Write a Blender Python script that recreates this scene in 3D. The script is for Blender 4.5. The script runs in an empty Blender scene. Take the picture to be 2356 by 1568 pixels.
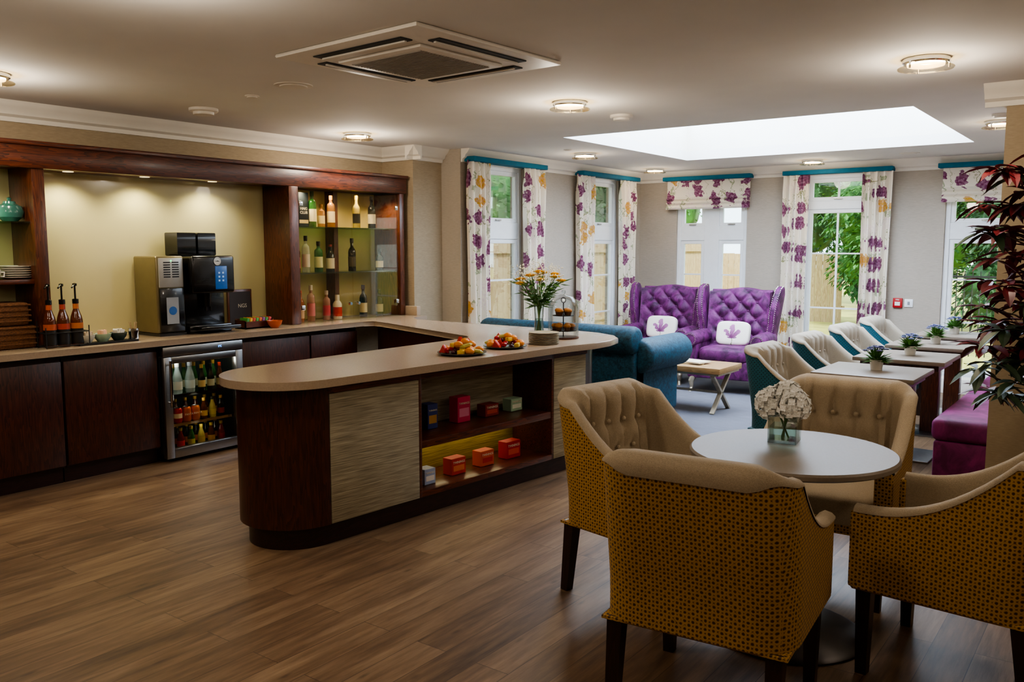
import bpy, bmesh, math, random
from mathutils import Vector, Matrix, noise
random.seed(7)
PI=math.pi; sin=math.sin; cos=math.cos
S=bpy.context.scene; COL=S.collection
FPX=1980.0; H=1.58; T=math.radians(6.25); A=math.radians(36.5)
ct,st,ca,sa=cos(T),sin(T),cos(A),sin(A)
def ray(px,py):
    u=(px-1178)/FPX; v=(784-py)/FPX; f=ct+v*st
    return Vector((u*ca-f*sa, f*ca+u*sa, -st+v*ct))
def PZ(px,py,z):
    d=ray(px,py); p=d*((z-H)/d.z); return Vector((p.x,p.y,z))
def PX(px,py,x):
    d=ray(px,py); p=d*(x/d.x); return Vector((x,p.y,p.z+H))
def PY(px,py,y):
    d=ray(px,py); p=d*(y/d.y); return Vector((p.x,y,p.z+H))
# ---------------------------------------------------------------- materials
def C(h):
    h=h.lstrip('#'); o=[]
    for i in (0,2,4):
        c=int(h[i:i+2],16)/255
        o.append(c/12.92 if c<=.04045 else ((c+.055)/1.055)**2.4)
    return (o[0],o[1],o[2],1)
def k(c,f): return (min(1,c[0]*f),min(1,c[1]*f),min(1,c[2]*f),1)
MC={}
def newmat(n):
    m=bpy.data.materials.new(n); m.use_nodes=True; MC[n]=m
    return m,m.node_tree,m.node_tree.nodes['Principled BSDF']
def N(nt,t,ins=None,**kw):
    n=nt.nodes.new('ShaderNode'+t)
    for a,b in kw.items(): setattr(n,a,b)
    if ins:
        for a,b in ins.items():
            if hasattr(b,'is_output'): nt.links.new(b,n.inputs[a])
            else: n.inputs[a].default_value=b
    return n
def ramp(nt,fac,stops,interp='LINEAR'):
    r=nt.nodes.new('ShaderNodeValToRGB'); r.color_ramp.interpolation=interp
    e=r.color_ramp.elements
    while len(e)<len(stops): e.new(.5)
    for i,(p,c) in enumerate(stops): e[i].position=p; e[i].color=c
    nt.links.new(fac,r.inputs[0]); return r.outputs[0]
def math_(nt,op,a,b=0.0,c=0.0):
    return N(nt,'Math',{0:a,1:b,2:c},operation=op).outputs[0]
def mixc(nt,f,a,b):
    n=nt.nodes.new('ShaderNodeMix'); n.data_type='RGBA'
    for i,v in ((0,f),(6,a),(7,b)):
        if hasattr(v,'is_output'): nt.links.new(v,n.inputs[i])
        else: n.inputs[i].default_value=v
    return n.outputs[2]
def bumpit(nt,b,h,s=.3,d=.01):
    bp=N(nt,'Bump',{'Height':h,'Strength':s,'Distance':d}); nt.links.new(bp.outputs[0],b.inputs['Normal'])
def coords(nt,stretch=(1,1,1),kind='Object',rot=(0,0,0)):
    tc=N(nt,'TexCoord'); mp=N(nt,'Mapping',{'Vector':tc.outputs[kind],'Scale':stretch,'Rotation':rot}); return mp.outputs[0]
def mat(n,c,rough=.5,metal=0,var=.1,scale=15,bump=0,bscale=150,coat=0,sheen=0,emit=0,alpha=1,stretch=(1,1,1),spec=.5):
    if n in MC: return MC[n]
    if isinstance(c,str): c=C(c)
    m,nt,b=newmat(n); v=coords(nt,stretch)
    nz=N(nt,'TexNoise',{'Vector':v,'Scale':scale,'Detail':4.0})
    col=ramp(nt,nz.outputs[0],[(.3,k(c,1-var)),(.7,k(c,1+var))])
    nt.links.new(col,b.inputs['Base Color'])
    b.inputs['Roughness'].default_value=rough; b.inputs['Metallic'].default_value=metal
    b.inputs['Coat Weight'].default_value=coat; b.inputs['Sheen Weight'].default_value=sheen
    b.inputs['Alpha'].default_value=alpha; b.inputs['Specular IOR Level'].default_value=spec
    if emit:
        b.inputs['Emission Color'].default_value=c; b.inputs['Emission Strength'].default_value=emit
    if bump:
        nb=N(nt,'TexNoise',{'Vector':v,'Scale':bscale,'Detail':2.0}); bumpit(nt,b,nb.outputs[0],bump,.005)
    return m
def clear(n,tint='#ffffff',f=.1,rough=.02,fk=.6):
    if n in MC: return MC[n]
    m,nt,b=newmat(n); nt.nodes.remove(b); out=nt.nodes['Material Output']
    t=N(nt,'BsdfTransparent',{'Color':C(tint)}); g=N(nt,'BsdfGlossy',{'Roughness':rough})
    fr=N(nt,'Fresnel',{'IOR':1.45}); ff=math_(nt,'ADD',math_(nt,'MULTIPLY',fr.outputs[0],fk),f*.3)
    mx=N(nt,'MixShader',{0:ff}); nt.links.new(t.outputs[0],mx.inputs[1]); nt.links.new(g.outputs[0],mx.inputs[2])
    nt.links.new(mx.outputs[0],out.inputs[0]); return m
def wood(n,c1,c2,scale=1.0,axis=(14,14,1.2),rough=.35,coat=.25):
    m,nt,b=newmat(n); v=coords(nt,axis)
    nz=N(nt,'TexNoise',{'Vector':v,'Scale':1.3*scale,'Detail':3.0})
    rings=math_(nt,'FRACT',math_(nt,'MULTIPLY',nz.outputs[0],11.0))
    fine=N(nt,'TexNoise',{'Vector':v,'Scale':9.0*scale,'Detail':3.0})
    f=math_(nt,'ADD',math_(nt,'MULTIPLY',rings,.55),math_(nt,'MULTIPLY',fine.outputs[0],.5))
    col=ramp(nt,f,[(.2,C(c1)),(.85,C(c2))]); nt.links.new(col,b.inputs['Base Color'])
    b.inputs['Roughness'].default_value=rough; b.inputs['Coat Weight'].default_value=coat; b.inputs['Coat Roughness'].default_value=.2
    bumpit(nt,b,f,.12,.003); return m
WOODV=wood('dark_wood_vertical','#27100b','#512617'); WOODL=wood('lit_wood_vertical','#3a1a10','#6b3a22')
WOODH=wood('dark_wood_horizontal','#2e130b','#6a331b',1.0,(14,1.2,14))
WOODP=wood('dark_plinth_wood','#1c0a08','#331610',1.0,(10,1.2,14),.4)
LEGW=wood('dark_leg_wood','#1a0d0a','#2e1710')
def floorm():
    m,nt,b=newmat('oak_plank_floor'); v=coords(nt)
    sp=N(nt,'SeparateXYZ',{0:v}); cb=N(nt,'CombineXYZ',{0:sp.outputs[1],1:sp.outputs[0],2:0.0})
    br=N(nt,'TexBrick',{'Vector':cb.outputs[0],'Color1':(.25,.25,.25,1),'Color2':(.8,.8,.8,1),'Mortar':(0,0,0,1),'Scale':1.0,'Mortar Size':.0014,'Mortar Smooth':.1,'Bias':0.0,'Brick Width':1.22,'Row Height':.152})
    br.offset=.37
    off=N(nt,'VectorMath',{0:v,1:br.outputs[0]},operation='ADD')
    mp=N(nt,'Mapping',{'Vector':off.outputs[0],'Scale':(28,2.4,3)})
    g=N(nt,'TexNoise',{'Vector':mp.outputs[0],'Scale':1.0,'Detail':8.0,'Roughness':.7})
    mp2=N(nt,'Mapping',{'Vector':off.outputs[0],'Scale':(6,1.3,3)})
    g2=N(nt,'TexNoise',{'Vector':mp2.outputs[0],'Scale':1.3,'Detail':3.0})
    f=math_(nt,'ADD',math_(nt,'ADD',math_(nt,'MULTIPLY',g.outputs[0],.65),math_(nt,'MULTIPLY',g2.outputs[0],.32)),math_(nt,'MULTIPLY',br.outputs[0],.2))
    col=ramp(nt,f,[(.36,C('#413024')),(.56,C('#6e5640')),(.80,C('#967d62'))])
    mk=N(nt,'Mapping',{'Vector':off.outputs[0],'Scale':(9,3,3)}); kn=N(nt,'TexVoronoi',{'Vector':mk.outputs[0],'Scale':1.0,'Randomness':1.0})
    knot=ramp(nt,kn.outputs[0],[(.03,(1,1,1,1)),(.12,(0,0,0,1))]); col=mixc(nt,math_(nt,'MULTIPLY',knot,.55),col,C('#33231a'))
    col=mixc(nt,math_(nt,'MULTIPLY',br.outputs[1],.65),col,C('#2c2018')); nt.links.new(col,b.inputs['Base Color'])
    b.inputs['Roughness'].default_value=.42; b.inputs['Specular IOR Level'].default_value=.45
    bumpit(nt,b,g.outputs[0],.12,.003); return m
def linen(n,c,var=.14,st_=(40,40,400),bump=.25):
    m,nt,b=newmat(n); v=coords(nt,st_); nz=N(nt,'TexNoise',{'Vector':v,'Scale':.6,'Detail':4.0})
    v2=coords(nt,(3,3,3)); n2=N(nt,'TexNoise',{'Vector':v2,'Scale':1.0})
    f=math_(nt,'ADD',math_(nt,'MULTIPLY',nz.outputs[0],.8),math_(nt,'MULTIPLY',n2.outputs[0],.2))
    c=C(c); nt.links.new(ramp(nt,f,[(.3,k(c,1-var)),(.7,k(c,1+var))]),b.inputs['Base Color'])
    b.inputs['Roughness'].default_value=.8; bumpit(nt,b,nz.outputs[0],bump,.003); return m
WP_BAR=linen('tan_wallpaper','#a3937a'); WP_L=linen('pale_linen_wallpaper','#b0a698',.1)
GRASS_C=linen('grasscloth_panel','#9b927c',.5,(18,9,260),.6)
GRASS_Y=linen('grasscloth_lit_yellow','#8a7c38',.45,(18,9,260),.5)  # yellowish grasscloth, with the lower niche's yellow light put into the colour
def lattice(n,bg,dot,ring,scale=40):
    m,nt,b=newmat(n); v=coords(nt,(1,1,1),'UV',(0,0,PI/4))
    vo=N(nt,'TexVoronoi',{'Vector':v,'Scale':scale,'Randomness':.1},voronoi_dimensions='2D')
    vn=coords(nt); nz=N(nt,'TexNoise',{'Vector':vn,'Scale':110.0,'Detail':2.0})
    d=math_(nt,'ADD',vo.outputs[0],math_(nt,'MULTIPLY',math_(nt,'SUBTRACT',nz.outputs[0],.5),.26))
    col=ramp(nt,d,[(.18,C(dot)),(.34,C(ring)),(.50,C(ring)),(.66,C(bg))])
    nt.links.new(col,b.inputs['Base Color']); b.inputs['Roughness'].default_value=.85; b.inputs['Sheen Weight'].default_value=.1
    bumpit(nt,b,d,.4,.003); return m
MUST=lattice('mustard_lattice_fabric','#553818','#3f2814','#b08635',56)
TEALP=lattice('teal_lattice_fabric','#103845','#0a2732','#1b5c6c',55)
BEIGE=mat('beige_weave','#b0a088',.9,var=.14,scale=260,bump=.5,bscale=500,sheen=.1)
CREAM=mat('cream_weave','#aa9e8c',.9,var=.12,scale=260,bump=.5,bscale=500,sheen=.1)
def velvet(n,c1,c2,scale=5):
    m,nt,b=newmat(n); v=coords(nt); nz=N(nt,'TexNoise',{'Vector':v,'Scale':float(scale),'Detail':5.0,'Roughness':.65,'Distortion':.8})
    nt.links.new(ramp(nt,nz.outputs[0],[(.36,C(c1)),(.64,C(c2))]),b.inputs['Base Color'])
    b.inputs['Roughness'].default_value=.65; b.inputs['Sheen Weight'].default_value=.2; b.inputs['Sheen Roughness'].default_value=.4
    b.inputs['Sheen Tint'].default_value=C(c2); return m
PURP=velvet('purple_crushed_velvet','#340a32','#75286c',9)
TEAL=velvet('teal_mottled_velvet','#062a3c','#1a526a',38)
BENCH=velvet('magenta_bench_velvet','#5a1245','#8a2a6c',6)
def floral(n='floral_curtain_fabric'):
    m,nt,b=newmat(n); v=coords(nt); sp=N(nt,'SeparateXYZ',{0:v})
    cb=N(nt,'CombineXYZ',{0:math_(nt,'ADD',sp.outputs[0],sp.outputs[1]),1:sp.outputs[2],2:0.0})
    nz=N(nt,'TexNoise',{'Vector':cb.outputs[0],'Scale':15.0,'Detail':3.0})
    w=N(nt,'VectorMath',{0:nz.outputs[1],1:(.5,.5,.5)},operation='SUBTRACT'); w2=N(nt,'VectorMath',{0:w.outputs[0],'Scale':.2},operation='SCALE')
    pv=N(nt,'VectorMath',{0:cb.outputs[0],1:w2.outputs[0]},operation='ADD')
    vo=N(nt,'TexVoronoi',{'Vector':pv.outputs[0],'Scale':4.6,'Randomness':.75},voronoi_dimensions='2D')
    rr=N(nt,'SeparateColor',{0:vo.outputs[1]})
    cell=ramp(nt,rr.outputs[0],[(0,C('#6d2452')),(.52,C('#cb9c2c')),(.72,C('#efe6d6'))],'CONSTANT')
    pn=N(nt,'TexNoise',{'Vector':cb.outputs[0],'Scale':40.0,'Detail':2.0})
    cell=mixc(nt,math_(nt,'MULTIPLY',math_(nt,'SUBTRACT',pn.outputs[0],.38),1.4),cell,C('#d3b3c4'))
    mask=math_(nt,'LESS_THAN',vo.outputs[0],.325)
    st2=N(nt,'Mapping',{'Vector':pv.outputs[0],'Scale':(2.0,.6,1)})
    ve=N(nt,'TexVoronoi',{'Vector':st2.outputs[0],'Scale':2.6},voronoi_dimensions='2D',feature='DISTANCE_TO_EDGE')
    stem=math_(nt,'LESS_THAN',ve.outputs[0],.013)
    vl=N(nt,'TexVoronoi',{'Vector':st2.outputs[0],'Scale':4.4},voronoi_dimensions='2D')
    leaf=math_(nt,'LESS_THAN',vl.outputs[0],.13)
    col=mixc(nt,stem,C('#ece3d2'),C('#93966a')); col=mixc(nt,leaf,col,C('#a9af8f')); col=mixc(nt,mask,col,cell)
    nt.links.new(col,b.inputs['Base Color']); b.inputs['Roughness'].default_value=.85; return m
FLORAL=floral()
def lily():
    m,nt,b=newmat('lily_cushion_fabric'); v=coords(nt); sp=N(nt,'SeparateXYZ',{0:v})
    x=sp.outputs[0]; z=math_(nt,'ADD',sp.outputs[2],.06)
    nz=N(nt,'TexNoise',{'Vector':v,'Scale':30.0,'Detail':2.0}); x=math_(nt,'ADD',x,math_(nt,'MULTIPLY',math_(nt,'SUBTRACT',nz.outputs[0],.5),.05))
    th=math_(nt,'ARCTAN2',x,z); r=math_(nt,'SQRT',math_(nt,'ADD',math_(nt,'MULTIPLY',x,x),math_(nt,'MULTIPLY',z,z)))
    p=math_(nt,'ABSOLUTE',math_(nt,'COSINE',math_(nt,'MULTIPLY',th,4.0)))
    up=math_(nt,'ADD',math_(nt,'MULTIPLY',math_(nt,'MAXIMUM',math_(nt,'ADD',math_(nt,'COSINE',th),.25),0.0),.115),.01)
    lim=math_(nt,'MULTIPLY',math_(nt,'POWER',p,.4),up)
    mask=math_(nt,'LESS_THAN',r,lim); stem=math_(nt,'MULTIPLY',math_(nt,'LESS_THAN',math_(nt,'ABSOLUTE',x),.005),math_(nt,'LESS_THAN',z,0.0))
    pet=ramp(nt,math_(nt,'ADD',math_(nt,'MULTIPLY',r,5.0),math_(nt,'MULTIPLY',nz.outputs[0],.5)),[(.2,C('#5d1a50')),(1,C('#b878a8'))])
    col=mixc(nt,stem,C('#ece5d8'),C('#6f7d45')); col=mixc(nt,mask,col,pet)
    nt.links.new(col,b.inputs['Base Color']); b.inputs['Roughness'].default_value=.85; return m
LILY=lily()
WHITE=mat('white_paint','#e6e0d4',.6,var=.03,scale=4); CEIL=mat('ceiling_paint','#e0dcd5',.85,var=.03,scale=2)
UPVC=mat('white_window_plastic','#eef1f3',.35,var=.02); PLAST=mat('cream_plastic','#ddd6ca',.45,var=.03)
STONE=mat('beige_quartz_worktop','#a6937f',.25,var=.08,scale=120,coat=.2)
TSTONE=mat('grey_beige_table_top','#83776a',.42,var=.05,scale=90,spec=.3)
STEEL=mat('brushed_steel','#a9abad',.3,1,var=.08,scale=30,stretch=(1,1,30)); CHROME=mat('chrome','#d5d7d9',.12,1,var=.02); SILV=mat('silver_front','#b4b3ae',.35,.35,var=.05); DSTEEL=mat('dark_steel','#4a4644',.3,.8,var=.08)
BLACK=mat('black_plastic','#0d0d0f',.25,var=.2,coat=.3); BLACKM=mat('matt_black','#121214',.6,var=.2)
GLASS=clear('clear_glass','#f4f8f7',.08); PANE=clear('window_glass','#f7fbfb',.05); GSHELF=clear('green_edge_glass','#b9dccb',.5); CABG=clear('cabinet_glass','#f5efe2',.02,.02,.14)
GREYD=mat('dark_slot','#1d1d1f',.6)
OLIVE=mat('olive_back_painted_glass','#cdc496',.15,var=.03,scale=3,coat=.5); OLIVEW=mat('warm_cabinet_back','#b8a774',.3,var=.05,scale=3,coat=.2)
CARPET=mat('grey_ribbed_carpet','#6a6a72',.95,var=.35,scale=6,bump=.4,bscale=300,stretch=(1,40,1))
TEALF=mat('teal_pelmet_fabric','#13657f',.8,var=.08)
# ---------------------------------------------------------------- mesh builder
class MB:
    def __init__(s): s.bm=bmesh.new()
    def face(s,*v):
        u=[]
        for q in v:
            if q not in u: u.append(q)
        if len(u)>2:
            try: return s.bm.faces.new(u)
            except ValueError: return None
    def box(s,a,b,bev=0,seg=2,M=None):
        vs=bmesh.ops.create_cube(s.bm,size=1)['verts']
        for v in vs: v.co=Vector([v.co[i]*abs(b[i]-a[i])+(a[i]+b[i])/2 for i in range(3)])
        if M is not None: bmesh.ops.transform(s.bm,matrix=M,verts=vs)
        if bev: bmesh.ops.bevel(s.bm,geom=list({e for v in vs for e in v.link_edges}),offset=bev,segments=seg,affect='EDGES',profile=.5)
        return s
    def ring(s,c,ax,r,n,ph=0,up=None):
        ax=Vector(ax).normalized()
        t=Vector((0,0,1)) if abs(ax.z)<.9 else Vector((1,0,0))
        if up is not None: t=up
        e1=ax.cross(t).normalized(); e2=ax.cross(e1)
        return [s.bm.verts.new(Vector(c)+r*(cos(ph+2*PI*i/n)*e1+sin(ph+2*PI*i/n)*e2)) for i in range(n)]
    def bridge(s,a,b):
        n=len(a)
        for i in range(n): s.face(a[i],a[(i+1)%n],b[(i+1)%n],b[i])
    def cyl(s,p0,p1,r0,r1=None,n=16,ph=0,rnd=0):
        r1=r0 if r1 is None else r1; p0=Vector(p0); p1=Vector(p1); ax=p1-p0
        if rnd:
            d=ax.normalized(); st_=[(p0,r0-rnd),(p0+d*rnd*.3,r0-rnd*.3),(p0+d*rnd,r0),(p1-d*rnd,r1),(p1-d*rnd*.3,r1-rnd*.3),(p1,r1-rnd)]
        else: st_=[(p0,r0),(p1,r1)]
        pr=None
        for p,r in st_:
            g=s.ring(p,ax,r,n,ph)
            if pr: s.bridge(pr,g)
            else: s.face(*g[::-1])
            pr=g
        s.face(*pr); return s
    def tube(s,pts,r,n=8):
        pts=[Vector(p) for p in pts]; pr=None
        for i,p in enumerate(pts):
            ax=(pts[min(i+1,len(pts)-1)]-pts[max(i-1,0)])
            rr=r[i] if isinstance(r,(list,tuple)) else r
            g=s.ring(p,ax,rr,n,0,Vector((.31,.77,.55)))
            if pr: s.bridge(pr,g)
            else: s.face(*g[::-1])
            pr=g
        s.face(*pr); return s
    def lathe(s,prof,c=(0,0,0),n=24,sx=1,sy=1):
        c=Vector(c); pr=None
        for r,z in prof:
            if r<1e-5: g=[s.bm.verts.new(c+Vector((0,0,z)))]*n
            else: g=[s.bm.verts.new(c+Vector((r*sx*cos(2*PI*i/n),r*sy*sin(2*PI*i/n),z))) for i in range(n)]
            if pr: s.bridge(pr,g)
            pr=g
        return s
    def ext(s,pts,vec,bev=0,seg=2):
        vec=Vector(vec); a=[s.bm.verts.new(Vector(p)) for p in pts]; b=[s.bm.verts.new(Vector(p)+vec) for p in pts]
        f1=s.face(*a[::-1]); f2=s.face(*b); s.bridge(a,b)
        if bev: bmesh.ops.bevel(s.bm,geom=list(set(f1.edges)|set(f2.edges)),offset=bev,segments=seg,affect='EDGES',profile=.5)
        return s
    def prism(s,p2,z0,z1,bev=0): return s.ext([(p[0],p[1],z0) for p in p2],(0,0,z1-z0),bev)
    def ell(s,c,r,e=1.0,n=20,m=12,M=None):
        def pw(x): return math.copysign(abs(x)**e,x)
        c=Vector(c); pr=None
        for j in range(m+1):
            t=-PI/2+PI*j/m; cz=pw(sin(t)); cr=pw(cos(t)) if 0<j<m else 0
            pos=[Vector((r[0]*cr*pw(cos(2*PI*i/n)),r[1]*cr*pw(sin(2*PI*i/n)),r[2]*cz)) for i in range(n)]
            if M is not None: pos=[M@p for p in pos]
            g=[s.bm.verts.new(c+pos[0])]*n if cr==0 else [s.bm.verts.new(c+p) for p in pos]
            if pr: s.bridge(pr,g)
            pr=g
        return s
    def gridv(s,fn,nu,nv):
        vs=[[s.bm.verts.new(fn(i/nu,j/nv)) for j in range(nv+1)] for i in range(nu+1)]
        for i in range(nu):
            for j in range(nv): s.face(vs[i][j],vs[i+1][j],vs[i+1][j+1],vs[i][j+1])
        return vs
    def grid(s,fn,nu,nv): s.gridv(fn,nu,nv); return s
    def slab(s,fa,fb,nu,nv):
        a=s.gridv(fa,nu,nv); b=s.gridv(fb,nu,nv)
        def bd(g): return [g[i][0] for i in range(nu)]+[g[nu][j] for j in range(nv)]+[g[i][nv] for i in range(nu,0,-1)]+[g[0][j] for j in range(nv,0,-1)]
        s.bridge(bd(a),bd(b)); return s
    def leaf(s,p,d,l,w,up=(0,0,1),fold=.25):
        p=Vector(p); d=Vector(d).normalized(); sd=d.cross(Vector(up))
        if sd.length<1e-3: sd=Vector((1,0,0))
        sd.normalize(); nn=sd.cross(d)
        m=p+d*l*.45-nn*w*fold; t=p+d*l-nn*l*.1
        v=[s.bm.verts.new(q) for q in (p,m+sd*w/2+nn*w*fold,t,m-sd*w/2+nn*w*fold)]; c=s.bm.verts.new(m)
        for i in range(4): s.face(v[i],v[(i+1)%4],c)
        return s
    def blade(s,p,d,l,w,up=(0,0,1)):
        p=Vector(p); d=Vector(d).normalized(); sd=d.cross(Vector(up))
        if sd.length<1e-3: sd=Vector((1,0,0))
        sd.normalize(); nn=sd.cross(d); pr=None
        for t,ww in ((0,.06),(.2,.75),(.45,1),(.72,.72),(1,.02)):
            c=p+d*l*t-nn*l*.22*t*t; g=[s.bm.verts.new(c-sd*w*ww/2+nn*w*ww*.18),s.bm.verts.new(c),s.bm.verts.new(c+sd*w*ww/2+nn*w*ww*.18)]
            if pr: s.face(pr[0],pr[1],g[1],g[0]); s.face(pr[1],pr[2],g[2],g[1])
            pr=g
        return s
    def build(s,name,m,parent=None,W=False,ang=35,label=None,cat=None,group=None,kind=None,loc=None):
        bm=s.bm
        bmesh.ops.recalc_face_normals(bm,faces=bm.faces)
        if W and parent is not None: bmesh.ops.translate(bm,verts=bm.verts,vec=-Vector(parent.location))
        if loc is not None: bmesh.ops.translate(bm,verts=bm.verts,vec=-Vector(loc))
        uv=bm.loops.layers.uv.new('UVMap')
        for f in bm.faces:
            n=f.normal; ax=max(range(3),key=lambda i:abs(n[i])); i,j=((1,2),(0,2),(0,1))[ax]; f.smooth=True
            for l in f.loops: l[uv].uv=(l.vert.co[i],l.vert.co[j])
        me=bpy.data.meshes.new(name); bm.to_mesh(me); bm.free(); me.materials.append(m)
        try: me.set_sharp_from_angle(angle=math.radians(ang))
        except Exception: pass
        o=bpy.data.objects.new(name,me); COL.objects.link(o)
        if parent is not None: o.parent=parent
        if loc is not None: o.location=loc
        return tag(o,label,cat,group,kind)
def tag(o,label=None,cat=None,group=None,kind=None):
    if label: o['label']=label
    if cat: o['category']=cat
    if group: o['group']=group
    if kind: o['kind']=kind
    return o
def thing(name,label,cat,loc=(0,0,0),rz=0,group=None,kind=None):
    o=bpy.data.objects.new(name,None); o.empty_display_size=.1; COL.objects.link(o); o.location=loc; o.rotation_euler=(0,0,rz)
    return tag(o,label,cat,group,kind)
def copytree(o,parent=None):
    c=o.copy(); COL.objects.link(c)
    if parent is not None: c.parent=parent
    for ch in list(o.children): copytree(ch,c)
    return c
def again(o,loc,rz=0,label=None):
    c=copytree(o); c.location=loc; c.rotation_euler=(0,0,rz)
    if label: c['label']=label
    return c
def face(dx,dy): return math.atan2(-dx,dy)
def text(s,size,loc,m,parent,nrm='X',name='lettering',vert=False):
    cu=bpy.data.curves.new('t','FONT'); cu.body=s; cu.size=size; cu.extrude=.0006; cu.align_x='CENTER'; cu.align_y='CENTER'
    ob=bpy.data.objects.new('t',cu); COL.objects.link(ob); bpy.context.view_layer.update()
    me=bpy.data.meshes.new_from_object(ob.evaluated_get(bpy.context.evaluated_depsgraph_get()))
    bpy.data.objects.remove(ob)
    R=Matrix(((0,0,1),(1,0,0),(0,1,0))) if nrm=='X' else Matrix(((1,0,0),(0,0,-1),(0,1,0)))
    R=R.to_4x4()
    if vert: R=R@Matrix.Rotation(PI/2,4,'Z')
    me.transform(Matrix.Translation(Vector(loc))@R); me.materials.clear(); me.materials.append(m)
    o=bpy.data.objects.new(name,me); COL.objects.link(o)
    if parent is not None: o.parent=parent
    return o
def struct(name,mb,m,ang=35): return mb.build(name,m,kind='structure',ang=ang)
# ---------------------------------------------------------------- the room
CZ=2.55
struct('floor',MB().box((-6.4,-2.6,-.1),(2.6,10.6,0)),floorm())
struct('floor_carpet',MB().box((-5.6,6.62,.0005),(-2.6,10.48,.008)),CARPET)
sx0,sx1,sy0,sy1=-4.3,-1.4,6.58,9.14
c=MB()
for a,b in (((-6.4,-2.6),(2.6,sy0)),((-6.4,sy1),(2.6,10.65)),((-6.4,sy0),(sx0,sy1)),((sx1,sy0),(2.6,sy1))): c.box((a[0],a[1],CZ),(b[0],b[1],CZ+.1))
struct('ceiling',c,CEIL)
c=MB()
for a,b in (((sx0-.06,sy0-.06),(sx0,sy1+.06)),((sx1,sy0-.06),(sx1+.06,sy1+.06)),((sx0,sy0-.06),(sx1,sy0)),((sx0,sy1),(sx1,sy1+.06))): c.box((a[0],a[1],CZ+.1),(b[0],b[1],CZ+.5))
struct('ceiling_skylight_well',c,WHITE)
struct('window_6',MB().box((sx0-.05,sy0-.05,CZ+.45),(sx1+.05,sy1+.05,CZ+.5)),mat('glowing_skylight','#d6e8ff',.5,emit=12.0,var=.01))  # daylight put into the pane as glow; opaque, so it stops the sun
def wall(name,axis,p0,p1,u0,u1,holes,m,z1=CZ+.05):
    w=MB()
    def bx(a,b,za,zb):
        if b-a<.001 or zb-za<.001: return
        if axis=='x': w.box((p0,a,za),(p1,b,zb))
        else: w.box((a,p0,za),(b,p1,zb))
    cur=u0
    for a,b,za,zb in holes:
        bx(cur,a,0,z1); bx(a,b,0,za); bx(a,b,zb,z1); cur=b
    bx(cur,u1,0,z1); return struct(name,w,m)
WL=[(6.95,7.78,.3,2.43),(9.05,9.88,.3,2.43)]
WF=[(-5.06,-4.10,.3,2.43),(-3.40,-2.62,0,2.43),(-1.85,-1.05,.14,2.43)]
wall('wall_left','x',-6.4,-6.27,-2.6,6.28,[],WP_BAR)
struct('wall_left_pilaster',MB().box((-6.4,6.28,0),(-5.85,6.70,CZ+.05)),WP_BAR)
struct('wall_left_return',MB().box((-6.4,6.701,0),(-5.601,6.80,CZ+.05)),WP_L)
wall('wall_left_lounge','x',-5.78,-5.6,6.801,10.6,WL,WP_L)
wall('wall_far','y',10.48,10.64,-5.78,0,WF,WP_L)
struct('wall_right_pier',MB().box((-.76,6.04,0),(2.6,6.15,CZ+.05)),WP_BAR)
wall('wall_right_lounge','x',-.3,-.15,6.15,10.6,[],WP_L)
wall('wall_right','x',2.5,2.6,-2.6,6.04,[],WP_BAR); wall('wall_rear','y',-2.6,-2.5,-6.4,2.6,[],WP_BAR)
PR=[(0,2.42),(.018,2.42),(.022,2.45),(.05,2.465),(.06,2.49),(.085,2.51),(.10,2.53),(.115,CZ),(0,CZ)]
def corn(name,p,q,nx,ny):
    p=Vector((p[0],p[1],0)); q=Vector((q[0],q[1],0)); struct(name,MB().ext([p+Vector((d*nx,d*ny,z)) for d,z in PR],q-p),WHITE)
corn('trim_1',(-6.27,-2.5),(-6.27,6.28),1,0); corn('trim_2',(-6.27,6.28),(-5.73,6.28),0,-1); corn('trim_3',(-5.85,6.17),(-5.85,6.70),1,0)
corn('trim_4',(-5.6,6.71),(-5.6,10.48),1,0); corn('trim_5',(-5.6,10.48),(-.3,10.48),0,-1); corn('trim_6',(-.875,6.04),(2.5,6.04),0,-1); corn('trim_7',(-.76,6.04),(-.76,6.15),-1,0)
for i,(a,b) in enumerate(((-5.6,-3.45),(-2.57,-.3))): struct('baseboard_far' if i==0 else 'baseboard_far_end',MB().box((a,10.46,0),(b,10.48,.12),.004),WHITE)
struct('baseboard_lounge',MB().box((-5.6,6.8,0),(-5.58,10.46,.12),.004),WHITE)
struct('trim_8',MB().box((-2.0,10.22,0),(-.32,10.455,.16),.006),WHITE)
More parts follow.
